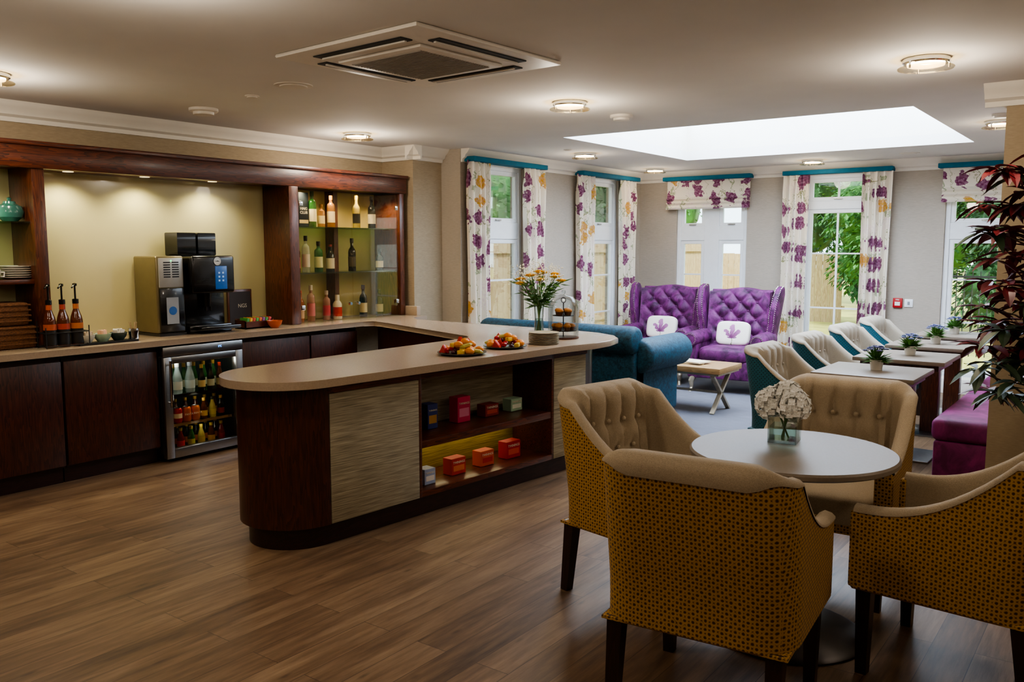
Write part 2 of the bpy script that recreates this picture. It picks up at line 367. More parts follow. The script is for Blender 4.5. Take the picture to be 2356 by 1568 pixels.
# windows
def window(n,axis,plane,u0,u1,z0,z1,cols,rooms=True,door=False):
    r=thing(n,None,None,((plane,(u0+u1)/2,z0) if axis=='x' else ((u0+u1)/2,plane,z0)),kind='structure')
    def bx(mb,a,b,za,zb,d0,d1,bev=.004):
        if axis=='x': mb.box((plane-d1,a,za),(plane-d0,b,zb),bev,1)
        else: mb.box((a,plane+d0,za),(b,plane+d1,zb),bev,1)
    f=MB(); t=.05
    bx(f,u0,u0+t,z0,z1,.03,.11); bx(f,u1-t,u1,z0,z1,.03,.11); bx(f,u0,u1,z1-t,z1,.031,.109); bx(f,u0,u1,z0,z0+t,.031,.109)
    tz0,tz1=(1.66,1.84) if not door else (2.02,2.12)
    bx(f,u0,u1,tz0,tz1,.036,.1)
    cw=[(u0+t,u1-t)]
    if cols==2:
        m_=(u0+u1)/2; bx(f,m_-.1,m_+.1,z0,z1,.033,.105); cw=[(u0+t,m_-.1),(m_+.1,u1-t)]
    f.build('window_frame',UPVC,r,W=True)
    sl=MB(); bx(sl,u0-.03,u1+.03,z0-.03,z0,-.04,.13); sl.build('window_sill',UPVC,r,W=True)
    for a,b in cw:
        for za,zb,lo in ((z0+t,tz0,True),(tz1,z1-t,False)):
            s_=MB(); q=.045
            bx(s_,a,a+q,za,zb,.045,.09); bx(s_,b-q,b,za,zb,.045,.09); bx(s_,a,b,za,za+q,.046,.089); bx(s_,a,b,zb-q,zb,.046,.089)
            if lo:
                for zz in ((1.22,.75) if not door else (1.5,.85)): bx(s_,a,b,zz-.009,zz+.009,.055,.075,0)
            if door: bx(s_,(a+b)/2-.01,(a+b)/2+.01,za,zb,.054,.076,0)
            o=s_.build('sash' if not(door and lo) else 'door_leaf',UPVC,r,W=True)
            g=MB(); bx(g,a+q,b-q,za+q,zb-q,.064,.068,0); g.build('glass_pane',PANE,r,W=True).parent=o
            hn=MB(); um=(a+b)/2
            if lo and door: bx(hn,b-.03,b-.012,1.0,1.12,.02,.045)
            else: bx(hn,um-.05,um+.05,za+.015,za+.03,.025,.045)
            hn.build('handle',CHROME,r,W=True).parent=o
    return r
window('window_1','x',-5.6,*WL[0],1); window('window_2','x',-5.6,*WL[1],1)
window('window_3','y',10.48,*WF[0],2); window('window_4','y',10.48,*WF[2],1); window('door_1','y',10.48,*WF[1],1,door=True)
# ---------------------------------------------------------------- outside
struct('ground',MB().box((-60,-10,-.3),(30,70,-.13)),mat('dry_lawn','#aaa456',.95,var=.35,scale=1.2,bump=.3,bscale=30))
FEN=wood('pale_fence_wood','#a08660','#c8b088',1,(9,9,.8),.8,0)
def fence(label,p,q,h):
    p=Vector(p); q=Vector(q); d=q-p; n=int(d.length/.15); r=thing('garden_fence',label,'fence',(p.x,p.y,-.13)); mb=MB(); e=d.normalized(); M=Matrix.Translation(p)@Matrix.Rotation(math.atan2(d.y,d.x),4,'Z')
    for i in range(n): mb.box((i*.15,-.01,.0),(i*.15+.14,.012,h+random.uniform(-.01,.01)),0,1,M)
    mb.build('fence_boards',FEN,r,W=True); mb=MB()
    for z in (.3,h-.25): mb.box((0,.012,z),(d.length,.05,z+.08),0,1,M)
    mb.build('rail',FEN,r,W=True)
fence('pale timber board fence running beside the lounge side windows',(-8.6,19.9,-.13),(-8.6,3,-.13),1.85)
fence('pale timber board fence beyond the lawn seen through the garden door',(-8.55,20,-.13),(-5.5,20,-.13),1.55)
r=thing('metal_railing','black metal railing on the lawn outside the right-hand window','railing',(-3.2,15,-.13)); mb=MB()
for i in range(34): mb.cyl((-3.2+i*.11,15,-.13),(-3.2+i*.11,15,1.2),.008,n=6)
mb.build('bars',BLACKM,r,W=True); mb=MB()
for z in (.1,1.1): mb.box((-3.25,14.98,z),(.5,15.02,z+.03))
mb.build('rail',BLACKM,r,W=True)
LEAFS=[mat('leaf_dark','#2a5025',.6,var=.6,scale=3),mat('leaf_mid','#417233',.6,var=.6,scale=3),mat('leaf_bright','#6a9844',.6,var=.5,scale=3)]
BARK=mat('bark','#4b3a2a',.9,var=.3)
def tree(label,x,y,h,rad,ki,n=4200):
    r=thing('garden_tree',label,'tree',(x,y,-.13)); MB().cyl((x,y,-.13),(x,y,h*.6),.16,.08,10).build('trunk',BARK,r,W=True)
    mb=MB()
    cs=[(Vector((x+random.uniform(-.5,.5)*rad,y+random.uniform(-.4,.4)*rad,h*random.uniform(.2,.8))),rad*random.uniform(.5,.75)) for _ in range(6)]
    for q,rr in cs: mb.ell(q,(rr*.78,rr*.78,rr*.85),1,12,8)
    for _ in range(n):
        q,rr=random.choice(cs); d=Vector((random.gauss(0,1),random.gauss(0,1),random.gauss(0,1))).normalized()
        p=q+d*rr*random.uniform(.72,1.12); mb.leaf(p,d+Vector((0,0,-.5))+Vector((random.uniform(-.8,.8),random.uniform(-.8,.8),0)),random.uniform(.09,.17),.08)
    mb.build('foliage',LEAFS[ki],r,W=True)
TR=[(-12,9.5,4.6,2.0,2,'bright leafy tree over the fence outside the nearer side window'),(-12,14,5,2.0,1,'mid green tree over the fence outside the farther side window'),(-11.8,18.7,5,2.0,0,'dark tree beyond the fence corner behind the double window'),(-13.5,25,6.5,2.6,1,'broad green tree far behind the double window'),
 (-9.3,26.5,6,1.9,0,'dark tree behind the fence left of the garden door'),(-5.2,25.5,6.5,2.0,1,'leafy green tree framed in the middle of the garden door'),(-2.9,22.5,5,1.7,0,'dense dark tree at the right of the garden door glass'),(-.2,26.5,6.5,2.3,0,'dark tree far behind the black railing'),(-4.6,19.0,3.6,1.2,1,'low rounded bush on the lawn right of the fence end'),(4.9,26,6,2.2,0,'dark tree at the right edge beyond the railing'),(-1.7,18.3,3.4,1.3,0,'dark shrub standing close behind the black railing'),(.9,20.5,3.6,1.6,1,'mid green shrub beyond the railing at far right')]
for x,y,h,rd,ki,lb in TR: tree(lb,x,y,h,rd,ki)
# ---------------------------------------------------------------- pelmets, curtains, blinds
def pelmet(label,axis,u0,u1,z0=2.425,z1=2.475):
    if axis=='x': MB().box((-5.6,u0,z0),(-5.45,u1,z1),.006).build('pelmet',TEALF,label=label,cat='pelmet')
    else: MB().box((u0,10.33,z0),(u1,10.48,z1),.006).build('pelmet',TEALF,label=label,cat='pelmet')
pelmet('teal fabric pelmet over the side window nearest the bar','x',6.74,8.04); pelmet('teal fabric pelmet over the side window nearest the far corner','x',8.8,10.2)
pelmet('teal pelmet above the roman blind behind the purple chairs','y',-5.2,-4.02); pelmet('teal pelmet above the garden door curtains','y',-3.62,-2.38); pelmet('teal pelmet above the roman blind at far right','y',-1.92,-.95)
def curtain(label,axis,u0,u1,z0=.02,z1=2.44):
    w=u1-u0; n=4.0; ph=random.uniform(0,3)
    def fn(u,v):
        z=z0+(z1-z0)*v; gz=.034+.018*(1-v); a=u0+w*(.5+(u-.5)*(1-.10*sin(PI*v)**2)); d=gz*sin(2*PI*n*u+ph+.5*sin(v*3))+.012*sin(9*u+v*4)
        if v>.94: d*=.6
        return Vector((-5.51+d,a,z)) if axis=='x' else Vector((a,10.395-d,z))
    MB().grid(fn,72,24).build('curtain',FLORAL,label=label,cat='curtain',ang=80)
curtain('floral purple and yellow curtain nearest the bar, first on the side wall','x',6.71,7.06); curtain('floral curtain second along the side wall, behind the yellow flowers','x',7.66,8.04)
curtain('floral curtain third along the side wall','x',8.74,9.12); curtain('floral curtain on the side wall nearest the far corner','x',9.76,10.16)
curtain('floral curtain left of the garden door','y',-3.62,-3.30); curtain('floral curtain right of the garden door','y',-2.71,-2.38)
def blind(label,u0,u1):
    pts=[(10.42,2.43),(10.42,2.22),(10.385,2.19),(10.42,2.17),(10.38,2.14),(10.415,2.115),(10.375,2.08),(10.39,2.06),(10.425,2.07),(10.435,2.15),(10.435,2.43)]
    MB().ext([(u0,y,z) for y,z in pts],(u1-u0,0,0)).build('roman_blind',FLORAL,label=label,cat='blind')
blind('folded floral roman blind above the purple wing chairs',-5.17,-4.05); blind('folded floral roman blind at the far right window',-1.88,-1.0)
# ---------------------------------------------------------------- ceiling things
def spot(loc,e,ang=100,col=(1,.88,.58),d=(0,0,-1),r=.04):
    l=bpy.data.lights.new('spot','SPOT'); l.energy=e; l.color=col; l.spot_size=math.radians(ang); l.spot_blend=.7; l.shadow_soft_size=r; o=bpy.data.objects.new('spot',l); COL.objects.link(o); o.location=loc
    o.rotation_euler=Vector(d).to_track_quat('-Z','Y').to_euler()
WARM=(1,.87,.71)
def plight(loc,e,col=WARM,r=.1):
    l=bpy.data.lights.new('lamp','POINT'); l.energy=e; l.color=col; l.shadow_soft_size=r; o=bpy.data.objects.new('lamp',l); COL.objects.link(o); o.location=loc
LAMP=mat('lamp_diffuser','#ffeccb',.4,emit=12,var=.01)
L0=None; LIGHTS=[(2131,135,'round ceiling light nearest the viewer, at upper right'),(1311,235,'round ceiling light right of the air conditioner'),(822,307,'round ceiling light near the drinks cabinet'),(1346,353,'small round ceiling light by the side wall left of the skylight'),(1507,388,'round ceiling light above the far corner'),(1869,368,'round ceiling light above the garden door'),(2305,278,'round ceiling light beside the wall pier'),(-30,168,'round ceiling light at the far left above the bar'),(330,-70,'round ceiling light above the floor, over the top edge')]
for px,py,lb in LIGHTS:
    p=PZ(px,py,CZ)
    if L0 is None:
        L0=thing('ceiling_light',lb,'ceiling light',p)
        MB().lathe([(0,0),(.115,0),(.115,-.02),(.105,-.028),(0,-.028)],n=32).build('rim',CHROME,L0)
        MB().lathe([(0,-.0285),(.092,-.0285),(.09,-.036),(0,-.04)],n=32).build('diffuser',LAMP,L0)
        MB().lathe([(0,-.044),(.135,-.044),(.138,-.048),(.135,-.052),(0,-.052)],n=32).build('glass_disc',clear('disc_glass','#fff6e0',.3),L0)
        for i in range(3): 
            a=2*PI*i/3; MB().cyl((.112*cos(a),.112*sin(a),-.02),(.112*cos(a),.112*sin(a),-.055),.006,n=8).build('fixing_pin',CHROME,L0)
    else: again(L0,p,0,lb)
    far=p.y>6.3
    plight((p.x,p.y,CZ-.16),4 if far else 13); spot((p.x,p.y,CZ-.10),3 if far else 20,150,WARM,r=.1)
for x,y in ((-1.5,.3),(.8,1.5),(-4.2,.2),(.8,4.2)): plight((x,y,CZ-.2),16)  # unseen lamps added out of view to light the near room
def disc(name,label,cat,px,py,rad,h,m=PLAST):
    p=PZ(px,py,CZ); o=thing(name,label,cat,p); MB().lathe([(0,0),(rad,0),(rad,-h*.4),(rad*.9,-h*.55),(0,-h*.55)],n=28).build('base',m,o)
    MB().lathe([(rad*.72,-h*.55),(rad*.7,-h*.95),(rad*.6,-h),(0,-h)],n=28).build('cover',m,o)
disc('ceiling_speaker','flat round ceiling speaker beside the air conditioner','speaker',675,196,.115,.012); disc('ceiling_sensor','tiny round white ceiling sensor left of the speaker','sensor',580,220,.045,.014)
disc('smoke_detector','white smoke detector on the ceiling above the bar','smoke detector',468,250,.10,.045); disc('smoke_detector','white smoke detector on the ceiling near the skylight','smoke detector',1430,265,.085,.04)
disc('ceiling_sensor','tiny ceiling sensor beside the light near the side wall','sensor',1306,344,.04,.012); disc('ceiling_vent','round flush ceiling vent near the far right window','vent',2093,352,.1,.01); disc('smoke_detector','small ceiling detector beside the light by the pier','smoke detector',2303,262,.06,.03)
ac=thing('air_conditioner','large square white ceiling air conditioner cassette with four dark slots','air conditioner',(-3.10,3.40,CZ),math.radians(-3))
MB().prism([(-.51,-.53),(.51,-.53),(.51,.53),(-.51,.53)],-.022,0,.010).build('panel',PLAST,ac)
MB().box((-.30,-.30,-.040),(.30,.30,-.022),.008).build('grille_frame',PLAST,ac)
g=MB()
for i in range(26): g.box((-.25,-.25+i*.0195,-.045),(.25,-.25+i*.0195+.011,-.040))
g.build('grille',mat('grille_grey','#8f877c',.6),ac)
for a in range(4):
    R=Matrix.Rotation(a*PI/2,4,'Z')
    MB().box((-.32,.365,-.028),(.32,.445,-.0215),.004,1,R).build('air_slot',GREYD,ac); MB().box((-.30,.385,-.036),(.30,.402,-.028),.002,1,R).build('louvre',PLAST,ac)
# ---------------------------------------------------------------- bar back wall unit
u=thing('wall_shelf_unit','long dark wood shelf unit with lit olive back panel above the counter','shelf unit',(-6.27,3.5,.91))
MB().box((-6.268,1.3,2.10),(-5.93,6.24,2.13)).box((-5.96,1.3,2.09),(-5.90,6.24,2.25),.006).box((-6.26,1.3,2.235),(-5.88,6.25,2.265),.005).build('beam',WOODH,u,W=True)
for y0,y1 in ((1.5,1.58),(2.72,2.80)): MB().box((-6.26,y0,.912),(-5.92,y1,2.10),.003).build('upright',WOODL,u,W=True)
MB().box((-6.268,2.80,.912),(-6.25,4.80,2.10)).build('back_panel',OLIVE,u,W=True); MB().box((-6.268,1.58,.912),(-6.25,2.72,2.10)).build('back_panel',OLIVE,u,W=True)
MB().box((-6.25,1.58,1.335),(-5.96,2.72,1.365),.003).build('shelf',WOODH,u,W=True); MB().box((-6.25,1.58,1.735),(-5.98,2.72,1.745)).build('glass_shelf',GSHELF,u,W=True)
for y in (2.3,3.05,3.62,4.2): 
    MB().lathe([(0,0),(.035,0),(.035,-.004),(0,-.004)],(-6.10,y,2.10)).build('downlight',mat('downlight_glow','#ffe6a8',.4,emit=1.5,var=.01),u,W=True)
for y in (2.3,3.05,3.62,4.2): spot((-6.07,y,2.085),17,140,(1,.9,.6),d=(-.08,0,-1))
d=thing('display_cabinet','dark wood drinks cabinet with glass doors and glass shelves','cabinet',(-6.27,5.5,.91))
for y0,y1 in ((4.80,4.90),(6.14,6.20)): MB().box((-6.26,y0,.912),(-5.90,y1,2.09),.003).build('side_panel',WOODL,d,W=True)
MB().box((-6.268,4.90,.912),(-6.25,6.14,2.09)).build('back_panel',OLIVEW,d,W=True)
for z in (1.34,1.745): MB().box((-6.25,4.905,z),(-5.97,6.135,z+.01)).build('glass_shelf',GSHELF,d,W=True)
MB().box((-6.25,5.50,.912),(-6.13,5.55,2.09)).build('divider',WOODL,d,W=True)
for y0,y1,ky in ((4.905,5.528,5.48),(5.532,6.135,5.58)):
    dr=MB().box((-5.925,y0,.92),(-5.917,y1,2.085)).build('glass_door',CABG,d,W=True)
    q=MB().cyl((-5.917,ky,1.06),(-5.89,ky,1.06),.014).build('knob',CHROME,dr); q.data.transform(Matrix.Translation(-Vector(d.location)))
    for z in (1.05,1.95):
        hy=y1-.03 if ky>5.5 else y0+.03; q=MB().box((-5.917,hy-.02,z-.02),(-5.905,hy+.02,z+.02),.003).build('hinge',CHROME,dr); q.data.transform(Matrix.Translation(-Vector(d.location)))
for y in (5.05,5.35,5.7,6.0): spot((-6.02,y,2.08),12,130,(1,.86,.58))
# worktop
arc=lambda cx,cy,r,a0,a1,n:[(cx+r*cos(math.radians(a0+(a1-a0)*i/n)),cy+r*sin(math.radians(a0+(a1-a0)*i/n))) for i in range(n+1)]
WT=[(-6.265,.9),(-5.70,.9),(-5.67,5.42),(-5.62,5.50),(-5.5,5.47),(-4.12,5.0),(-4.05,4.94),(-4.035,4.84)]+arc(-3.68,2.96,.355,180,352,20)+[(-3.15,4.85),(-3.09,5.15),(-3.085,5.36),(-3.13,5.55),(-3.25,5.70),(-3.45,5.81),(-3.75,5.86),(-5.45,5.87),(-5.62,6.0),(-5.66,6.25),(-6.265,6.25)]
wt=thing('bar_worktop','continuous beige stone worktop running along the bar and round the island','worktop',(-4.5,5.2,.87))
MB().prism(WT,.868,.91,.006).build('top',STONE,wt,W=True); MB().box((-6.0,6.205,.91),(-5.75,6.26,1.0),.004).build('upstand',STONE,wt,W=True)
# base cabinets
for i,(y0,y1,lb) in enumerate(((1.36,2.055,'dark wood base cabinet at the far left end of the bar'),(2.065,2.755,'dark wood base cabinet second left of the drinks fridge'),(2.765,3.44,'dark wood base cabinet immediately left of the drinks fridge'),(4.15,4.85,'dark wood base cabinet immediately right of the drinks fridge'),(4.86,5.40,'dark wood base cabinet in the inner corner of the bar'))):
    b=thing('base_cabinet',lb,'cabinet',(-6,(y0+y1)/2,0)); MB().box((-6.26,y0,.11),(-5.76,y1,.866)).build('body',WOODP,b,W=True)
    MB().box((-5.758,y0+.004,.125),(-5.738,y1-.004,.825),.002).build('door',WOODV,b,W=True); MB().box((-6.2,y0,0),(-5.80,y1,.109)).build('plinth',WOODP,b,W=True)
rc=thing('base_cabinet','dark wood return cabinet joining the bar to the island','cabinet',(-4.8,5.6,0))
MB().prism([(-5.70,5.62),(-5.6,5.56),(-4.1,5.06),(-3.95,5.06),(-3.95,5.78),(-5.70,5.78)],.11,.866).build('body',WOODV,rc,W=True); MB().prism([(-5.68,5.68),(-4.0,5.16),(-4.0,5.7),(-5.68,5.72)],0,.11).build('plinth',WOODP,rc,W=True)
# drinks fridge
fr=thing('drinks_fridge','stainless steel under-counter fridge with glass door full of drinks','fridge',(-6,3.79,0)); fy0,fy1=3.455,4.135
INN=mat('fridge_lining','#5d686c',.4,var=.03)
MB().box((-6.25,fy0,.02),(-5.75,fy0+.03,.85)).box((-6.25,fy1-.03,.02),(-5.75,fy1,.85)).box((-6.25,fy0,.02),(-5.75,fy1,.06)).box((-6.25,fy0,.80),(-5.75,fy1,.85)).box((-6.26,fy0,.02),(-6.23,fy1,.85)).build('body',STEEL,fr,W=True)
MB().box((-6.229,fy0+.031,.061),(-6.22,fy1-.031,.799)).build('back_lining',INN,fr,W=True)
MB().box((-5.749,fy0,.785),(-5.69,fy1,.855),.004).build('control_panel',STEEL,fr,W=True)
text('3°C',.02,(-5.689,3.93,.825),mat('blue_display','#58a8ff',.4,emit=3),fr).data.transform(Matrix.Translation(-Vector(fr.location)))
dr=MB().box((-5.745,fy0+.002,.03),(-5.69,fy0+.065,.78),.004).box((-5.745,fy1-.065,.03),(-5.69,fy1-.002,.78),.004).box((-5.745,fy0+.065,.03),(-5.69,fy1-.065,.10),.004).box((-5.745,fy0+.065,.73),(-5.69,fy1-.065,.78),.004).build('door_frame',STEEL,fr,W=True)
for nm,mb,m_ in (('glass',MB().box((-5.725,fy0+.065,.10),(-5.718,fy1-.065,.73)),CABG),('handle',MB().cyl((-5.655,fy0+.035,.42),(-5.655,fy0+.035,.76),.011).cyl((-5.69,fy0+.035,.45),(-5.655,fy0+.035,.45),.007).cyl((-5.69,fy0+.035,.73),(-5.655,fy0+.035,.73),.007),CHROME)):
    q=mb.build(nm,m_,dr); q.data.transform(Matrix.Translation(-Vector(fr.location)))
for z in (.475,.255): MB().box((-6.2,fy0+.035,z),(-5.76,fy1-.035,z+.008)).box((-5.765,fy0+.035,z-.006),(-5.757,fy1-.035,z+.014)).build('wire_shelf',CHROME,fr,W=True)
for y in (3.6,3.98): plight((-5.78,y,.72),.5,(.85,.95,1),.03)
plight((-5.78,3.8,.44),.28,(.85,.95,1),.03); plight((-5.78,3.8,.235),.2,(.85,.95,1),.03)
# ---------------------------------------------------------------- bottles
def gl(n,c,a=.55): return mat('glass_'+n,c,.08,alpha=a,var=.03,coat=.3)
GC={'green':gl('green','#2f6a35',.75),'dark':gl('dark','#10150f',.96),'clear':gl('clear','#dfe6e2',.35),'amber':gl('amber','#a8784a',.55),'syrup':gl('syrup','#5e2a12',.85),'yellow':gl('yellow','#b9a95e',.7),'pink':gl('pink','#d8a29a',.5),'orange':gl('orange','#b8704c',.7),'white':mat('white_glaze','#e9e4da',.3),'brown':gl('brown','#4a2412',.9),'red':gl('red','#7a2220',.85),'water':gl('water','#cfe6ee',.4)}
def pc(h): return mat('print_'+h.strip('#'),h,.5,var=.04)
def bottle(label,loc,h,r,g,lab,cap,group=None,kind='wine',cat='bottle',name='bottle'):
    o=thing(name,label,cat,loc,random.uniform(0,.3),group)
    sh={'wine':[(0,0),(.9,0),(1,.02),(1,.58),(.85,.66),(.4,.74),(.36,.93)],'spirit':[(0,0),(.9,0),(1,.02),(1,.66),(.9,.72),(.42,.78),(.38,.92)],'pop':[(0,0),(.85,0),(1,.03),(1,.45),(.75,.62),(.45,.78),(.42,.93)],'short':[(0,0),(.95,0),(1,.03),(1,.62),(.7,.72),(.5,.76),(.5,.92)]}[kind]
    MB().lathe([(a*r,b*h) for a,b in sh],n=20).build('glass_body',GC[g],o)
    b0,b1={'wine':(.14,.44),'spirit':(.15,.5),'pop':(.14,.4),'short':(.12,.5)}[kind]
    MB().lathe([(r*1.012,b0*h),(r*1.012,b1*h)],n=20).build('paper_label',pc(lab),o)
    MB().lathe([(r*.46,.86*h),(r*.48,.9*h),(r*.48,h),(0,h)],n=16).build('cap',pc(cap),o)
    return o
X=-6.06
for px,tp,zs,r,g,lab,cap,kd,lb in (
 (721,440,1.756,.036,'green','#d9d4bd','#274a2a','spirit','tall green glass bottle on the top shelf of the drinks cabinet'),
 (741,470,1.756,.034,'amber','#e0d2a8','#6a4a1a','spirit','short amber bottle beside the green bottle on the top cabinet shelf'),
 (764,450,1.756,.036,'amber','#e9dcc0','#c98c3c','spirit','pale amber spirit bottle with cream label, middle of the top shelf'),
 (822,450,1.756,.036,'yellow','#22221c','#b9a438','wine','yellow wine bottle with black label on the top cabinet shelf'),
 (857,452,1.756,.037,'dark','#c9c2b2','#1a1a1a','wine','black wine bottle at the right of the top cabinet shelf'),
 (682,556,1.351,.034,'red','#c46a78','#3a1014','spirit','dark red bottle at the left of the middle cabinet shelf'),
 (704,540,1.351,.035,'clear','#ded9d4','#1c1c1c','spirit','tall clear spirit bottle with white label on the middle shelf'),
 (733,555,1.351,.038,'green','#d6d8b0','#2c2c22','spirit','bright green gin bottle on the middle cabinet shelf'),
 (760,562,1.351,.038,'dark','#d9d2c4','#7a2a24','short','dark bottle with white label beside the bright green bottle'),
 (810,548,1.351,.036,'dark','#4a4438','#141414','wine','black wine bottle standing alone on the middle cabinet shelf'),
 (873,572,1.351,.037,'dark','#d8cfba','#1a1412','wine','dark wine bottle with cream label at right of the middle shelf'),
 (688,668,.912,.035,'orange','#d8b49a','#c9542c','short','orange bottle at the bottom left inside the drinks cabinet'),
 (713,655,.912,.036,'pink','#e08a96','#efe6e2','spirit','pink-labelled clear bottle on the cabinet floor'),
 (749,668,.912,.034,'pink','#c9485a','#d9c9c4','spirit','rose coloured bottle on the cabinet floor'),
 (774,678,.912,.042,'white','#c8392c','#efe9e0','short','white bottle with red print on the cabinet floor'),
 (834,655,.912,.037,'dark','#d6cba8','#2a1a3a','wine','dark wine bottle with cream label on the cabinet floor'),
 (871,665,.912,.037,'dark','#b8b0a0','#1a1212','wine','dark wine bottle at the right on the cabinet floor')):
    p=PX(px,600,X); ht=PX(px,tp,X).z-zs; bottle(lb,(X,p.y,zs),min(ht,.325),r,g,lab,cap,kind=kd)
p=PX(690,480,-6.1); o=thing('gift_box','tall navy presentation box on the top shelf of the drinks cabinet','box',(-6.1,p.y,1.756)); MB().box((-.05,-.055,0),(.05,.055,.30),.004).build('carton',pc('#1d2733'),o); MB().box((.05,-.05,.03),(.0508,.05,.06)).build('printed_band',pc('#c9b68a'),o)
text('HAIG\nCLUB',.034,(.0515,0,.14),pc('#e8e4d8'),o)
# syrup bottles and rack
pts=[Vector((-5.86,PX(px,775,-5.86).y,.9125)) for px in (116,147,178)]
rk=thing('syrup_rack','black wire rack holding three pump syrup bottles','rack',(-5.86,pts[1].y,.91))
mb=MB(); hw=pts[1].y-pts[0].y+.055
for z in (.012,.10): mb.tube([(-.06,-hw,z),(.06,-hw,z),(.06,hw,z),(-.06,hw,z),(-.06,-hw,z)],.004,6)
for a in (-hw,hw): 
    mb.tube([(.06,a,0),(.06,a,.14)],.004,6); mb.tube([(-.06,a,0),(-.06,a,.18)],.004,6)
mb.build('wire_frame',BLACKM,rk)
for p_,lb,lc in zip(pts,('pump syrup bottle nearest the shelves, orange label','middle of the three pump syrup bottles','pump syrup bottle on the right of the three'),('#b0522c','#a8402a','#b86a2f')):
    o=thing('syrup_bottle',lb,'bottle',(p_.x,p_.y,.9125),group='pump syrup bottles'); MB().lathe([(0,0),(.038,0),(.04,.01),(.04,.17),(.034,.2),(.017,.25),(.016,.29)],n=20).build('glass_body',GC['syrup'],o)
    MB().lathe([(.0408,.015),(.0408,.115)]).build('dark_label',pc('#1a1512'),o); MB().lathe([(.0408,.117),(.0408,.155)]).build('paper_label',pc(lc),o); MB().lathe([(.019,.25),(.018,.285)]).build('neck_label',pc(lc),o)
    MB().lathe([(.02,.285),(.02,.315),(.006,.32),(.006,.40),(.014,.405),(.014,.42),(0,.425)]).tube([(0,0,.41),(.03,-.02,.412),(.05,-.045,.395)],.006,8).build('pump',BLACK,o)
# left shelf things
tp=thing('teapot','green-blue glazed teapot on the glass shelf at far left','teapot',PX(34,500,-6.08)); tp.location.z=1.746; tp.location.y-=.03; tp.scale=(.9,.9,.9); TPM=mat('teal_glaze','#3c6f66',.2,coat=.4,var=.2)
MB().lathe([(0,0),(.05,0),(.085,.03),(.095,.07),(.08,.11),(.045,.13),(0,.132)]).build('pot_body',TPM,tp); MB().lathe([(.045,.128),(.04,.145),(.012,.15),(.016,.17),(0,.178)]).build('lid',TPM,tp)
MB().tube([(0,-.08,.04),(0,-.12,.07),(0,-.145,.12)],[.02,.015,.011],10).build('spout',TPM,tp); MB().tube([(0,.08,.1),(0,.135,.105),(0,.14,.06),(0,.09,.035)],.009,8).build('handle',TPM,tp)
pw=PX(36,625,-6.1); pl0=None
for i in range(6):
    if pl0 is None: pl0=MB().lathe([(0,0),(.06,0),(.115,.012),(.117,.016),(.06,.006),(0,.005)],n=28).build('plate',GC['white'],label='white china plate in the stack on the left wooden shelf',cat='plate',group='stacked white plates'); pl0.location=(-6.1,pw.y,1.366)
    else: c_=pl0.copy(); COL.objects.link(c_); c_.location=(-6.1,pw.y,1.366+i*.0145)
cu=thing('cup','white china cup beside the plate stack on the wooden shelf','cup',(-6.02,PX(8,625,-6.02).y-.06,1.366)); MB().lathe([(0,0),(.025,0),(.038,.03),(.042,.065),(.039,.065),(.034,.03),(0,.008)]).build('bowl_of_cup',GC['white'],cu); MB().tube([(0,.04,.05),(0,.065,.048),(0,.062,.02),(0,.036,.018)],.005,6).build('handle',GC['white'],cu)
WICK=mat('brown_wicker','#6b4526',.8,var=.5,scale=70,bump=.8,bscale=120,stretch=(1,1,3))
for i,(z,w,lb) in enumerate(((.912,.17,'lower brown wicker basket on the counter under the shelf'),(1.064,.13,'upper brown wicker basket stacked on the lower basket'))):
    py=PX(20,740,-6.08).y-.05; o=thing('wicker_basket',lb,'basket',(-6.08,py,z)); MB().box((-.13,-w,0),(.13,w,.15),.02,3).build('body',WICK,o)
    mb=MB()
    for kx in range(4): mb.tube([(-.133,-w-.003,.03+kx*.035),(.133,-w-.003,.03+kx*.035),(.133,w+.003,.03+kx*.035),(-.133,w+.003,.03+kx*.035),(-.133,-w-.003,.03+kx*.035)],.006,6)
    mb.build('woven_bands',WICK,o)
# tray with bowls
tr=thing('serving_tray','slim black tray holding three bowls of sachets','tray',(-5.87,PX(240,786,-5.87).y,.91)); MB().box((-.08,-.21,0),(.08,.21,.008),.003).box((.075,-.21,0),(.08,.21,.016)).build('tray_base',BLACKM,tr)
for px,cc,lb,sc,gn in ((198,'#d8d2c2','cream bowl of sachets on the left of the black tray','#b8a48a','left'),(236,'#9fb59a','pale green bowl of sachets in the middle of the black tray','#e0b090','middle'),(273,'#3c4a44','dark bowl of sachets on the right of the black tray','#d9d4c8','right')):
    p=Vector((-5.87,PX(px,780,-5.87).y,.9185)); o=MB().lathe([(0,0),(.03,0),(.052,.03),(.06,.058),(.056,.058),(.048,.032),(0,.01)],n=24).build('bowl',mat('glaze'+cc[1:],cc,.25),label=lb,cat='bowl'); o.location=p
    s0=MB().box((-.006,-.018,0),(.006,.018,.055),.002).build('sachet',pc(sc),label='paper sachet standing in the %s bowl on the black tray'%gn,cat='sachet',group='sachets in the %s bowl'%gn)
    for i in range(6):
        q=s0 if i==0 else s0.copy()
        if i: COL.objects.link(q)
        a=i*1.05; q.location=p+Vector((.026*cos(a),.026*sin(a),.028)); q.rotation_euler=(random.uniform(-.35,.35),random.uniform(-.35,.35),a)
p=Vector((-5.86,PX(308,780,-5.86).y,.911)); o=thing('steel_jar','dimpled steel jar of stirrers left of the silver coffee machine','jar',p); MB().lathe([(0,0),(.036,0),(.038,.02),(.036,.04),(.039,.06),(.037,.085),(.034,.085),(.03,.01),(0,.01)]).build('body',CHROME,o)
mb=MB()
for i in range(7): mb.cyl((.012*cos(i),.012*sin(i),.012),(.028*cos(i*1.7),.028*sin(i*1.7),.13),.003,n=6)
mb.build('stirrers',FEN,o)
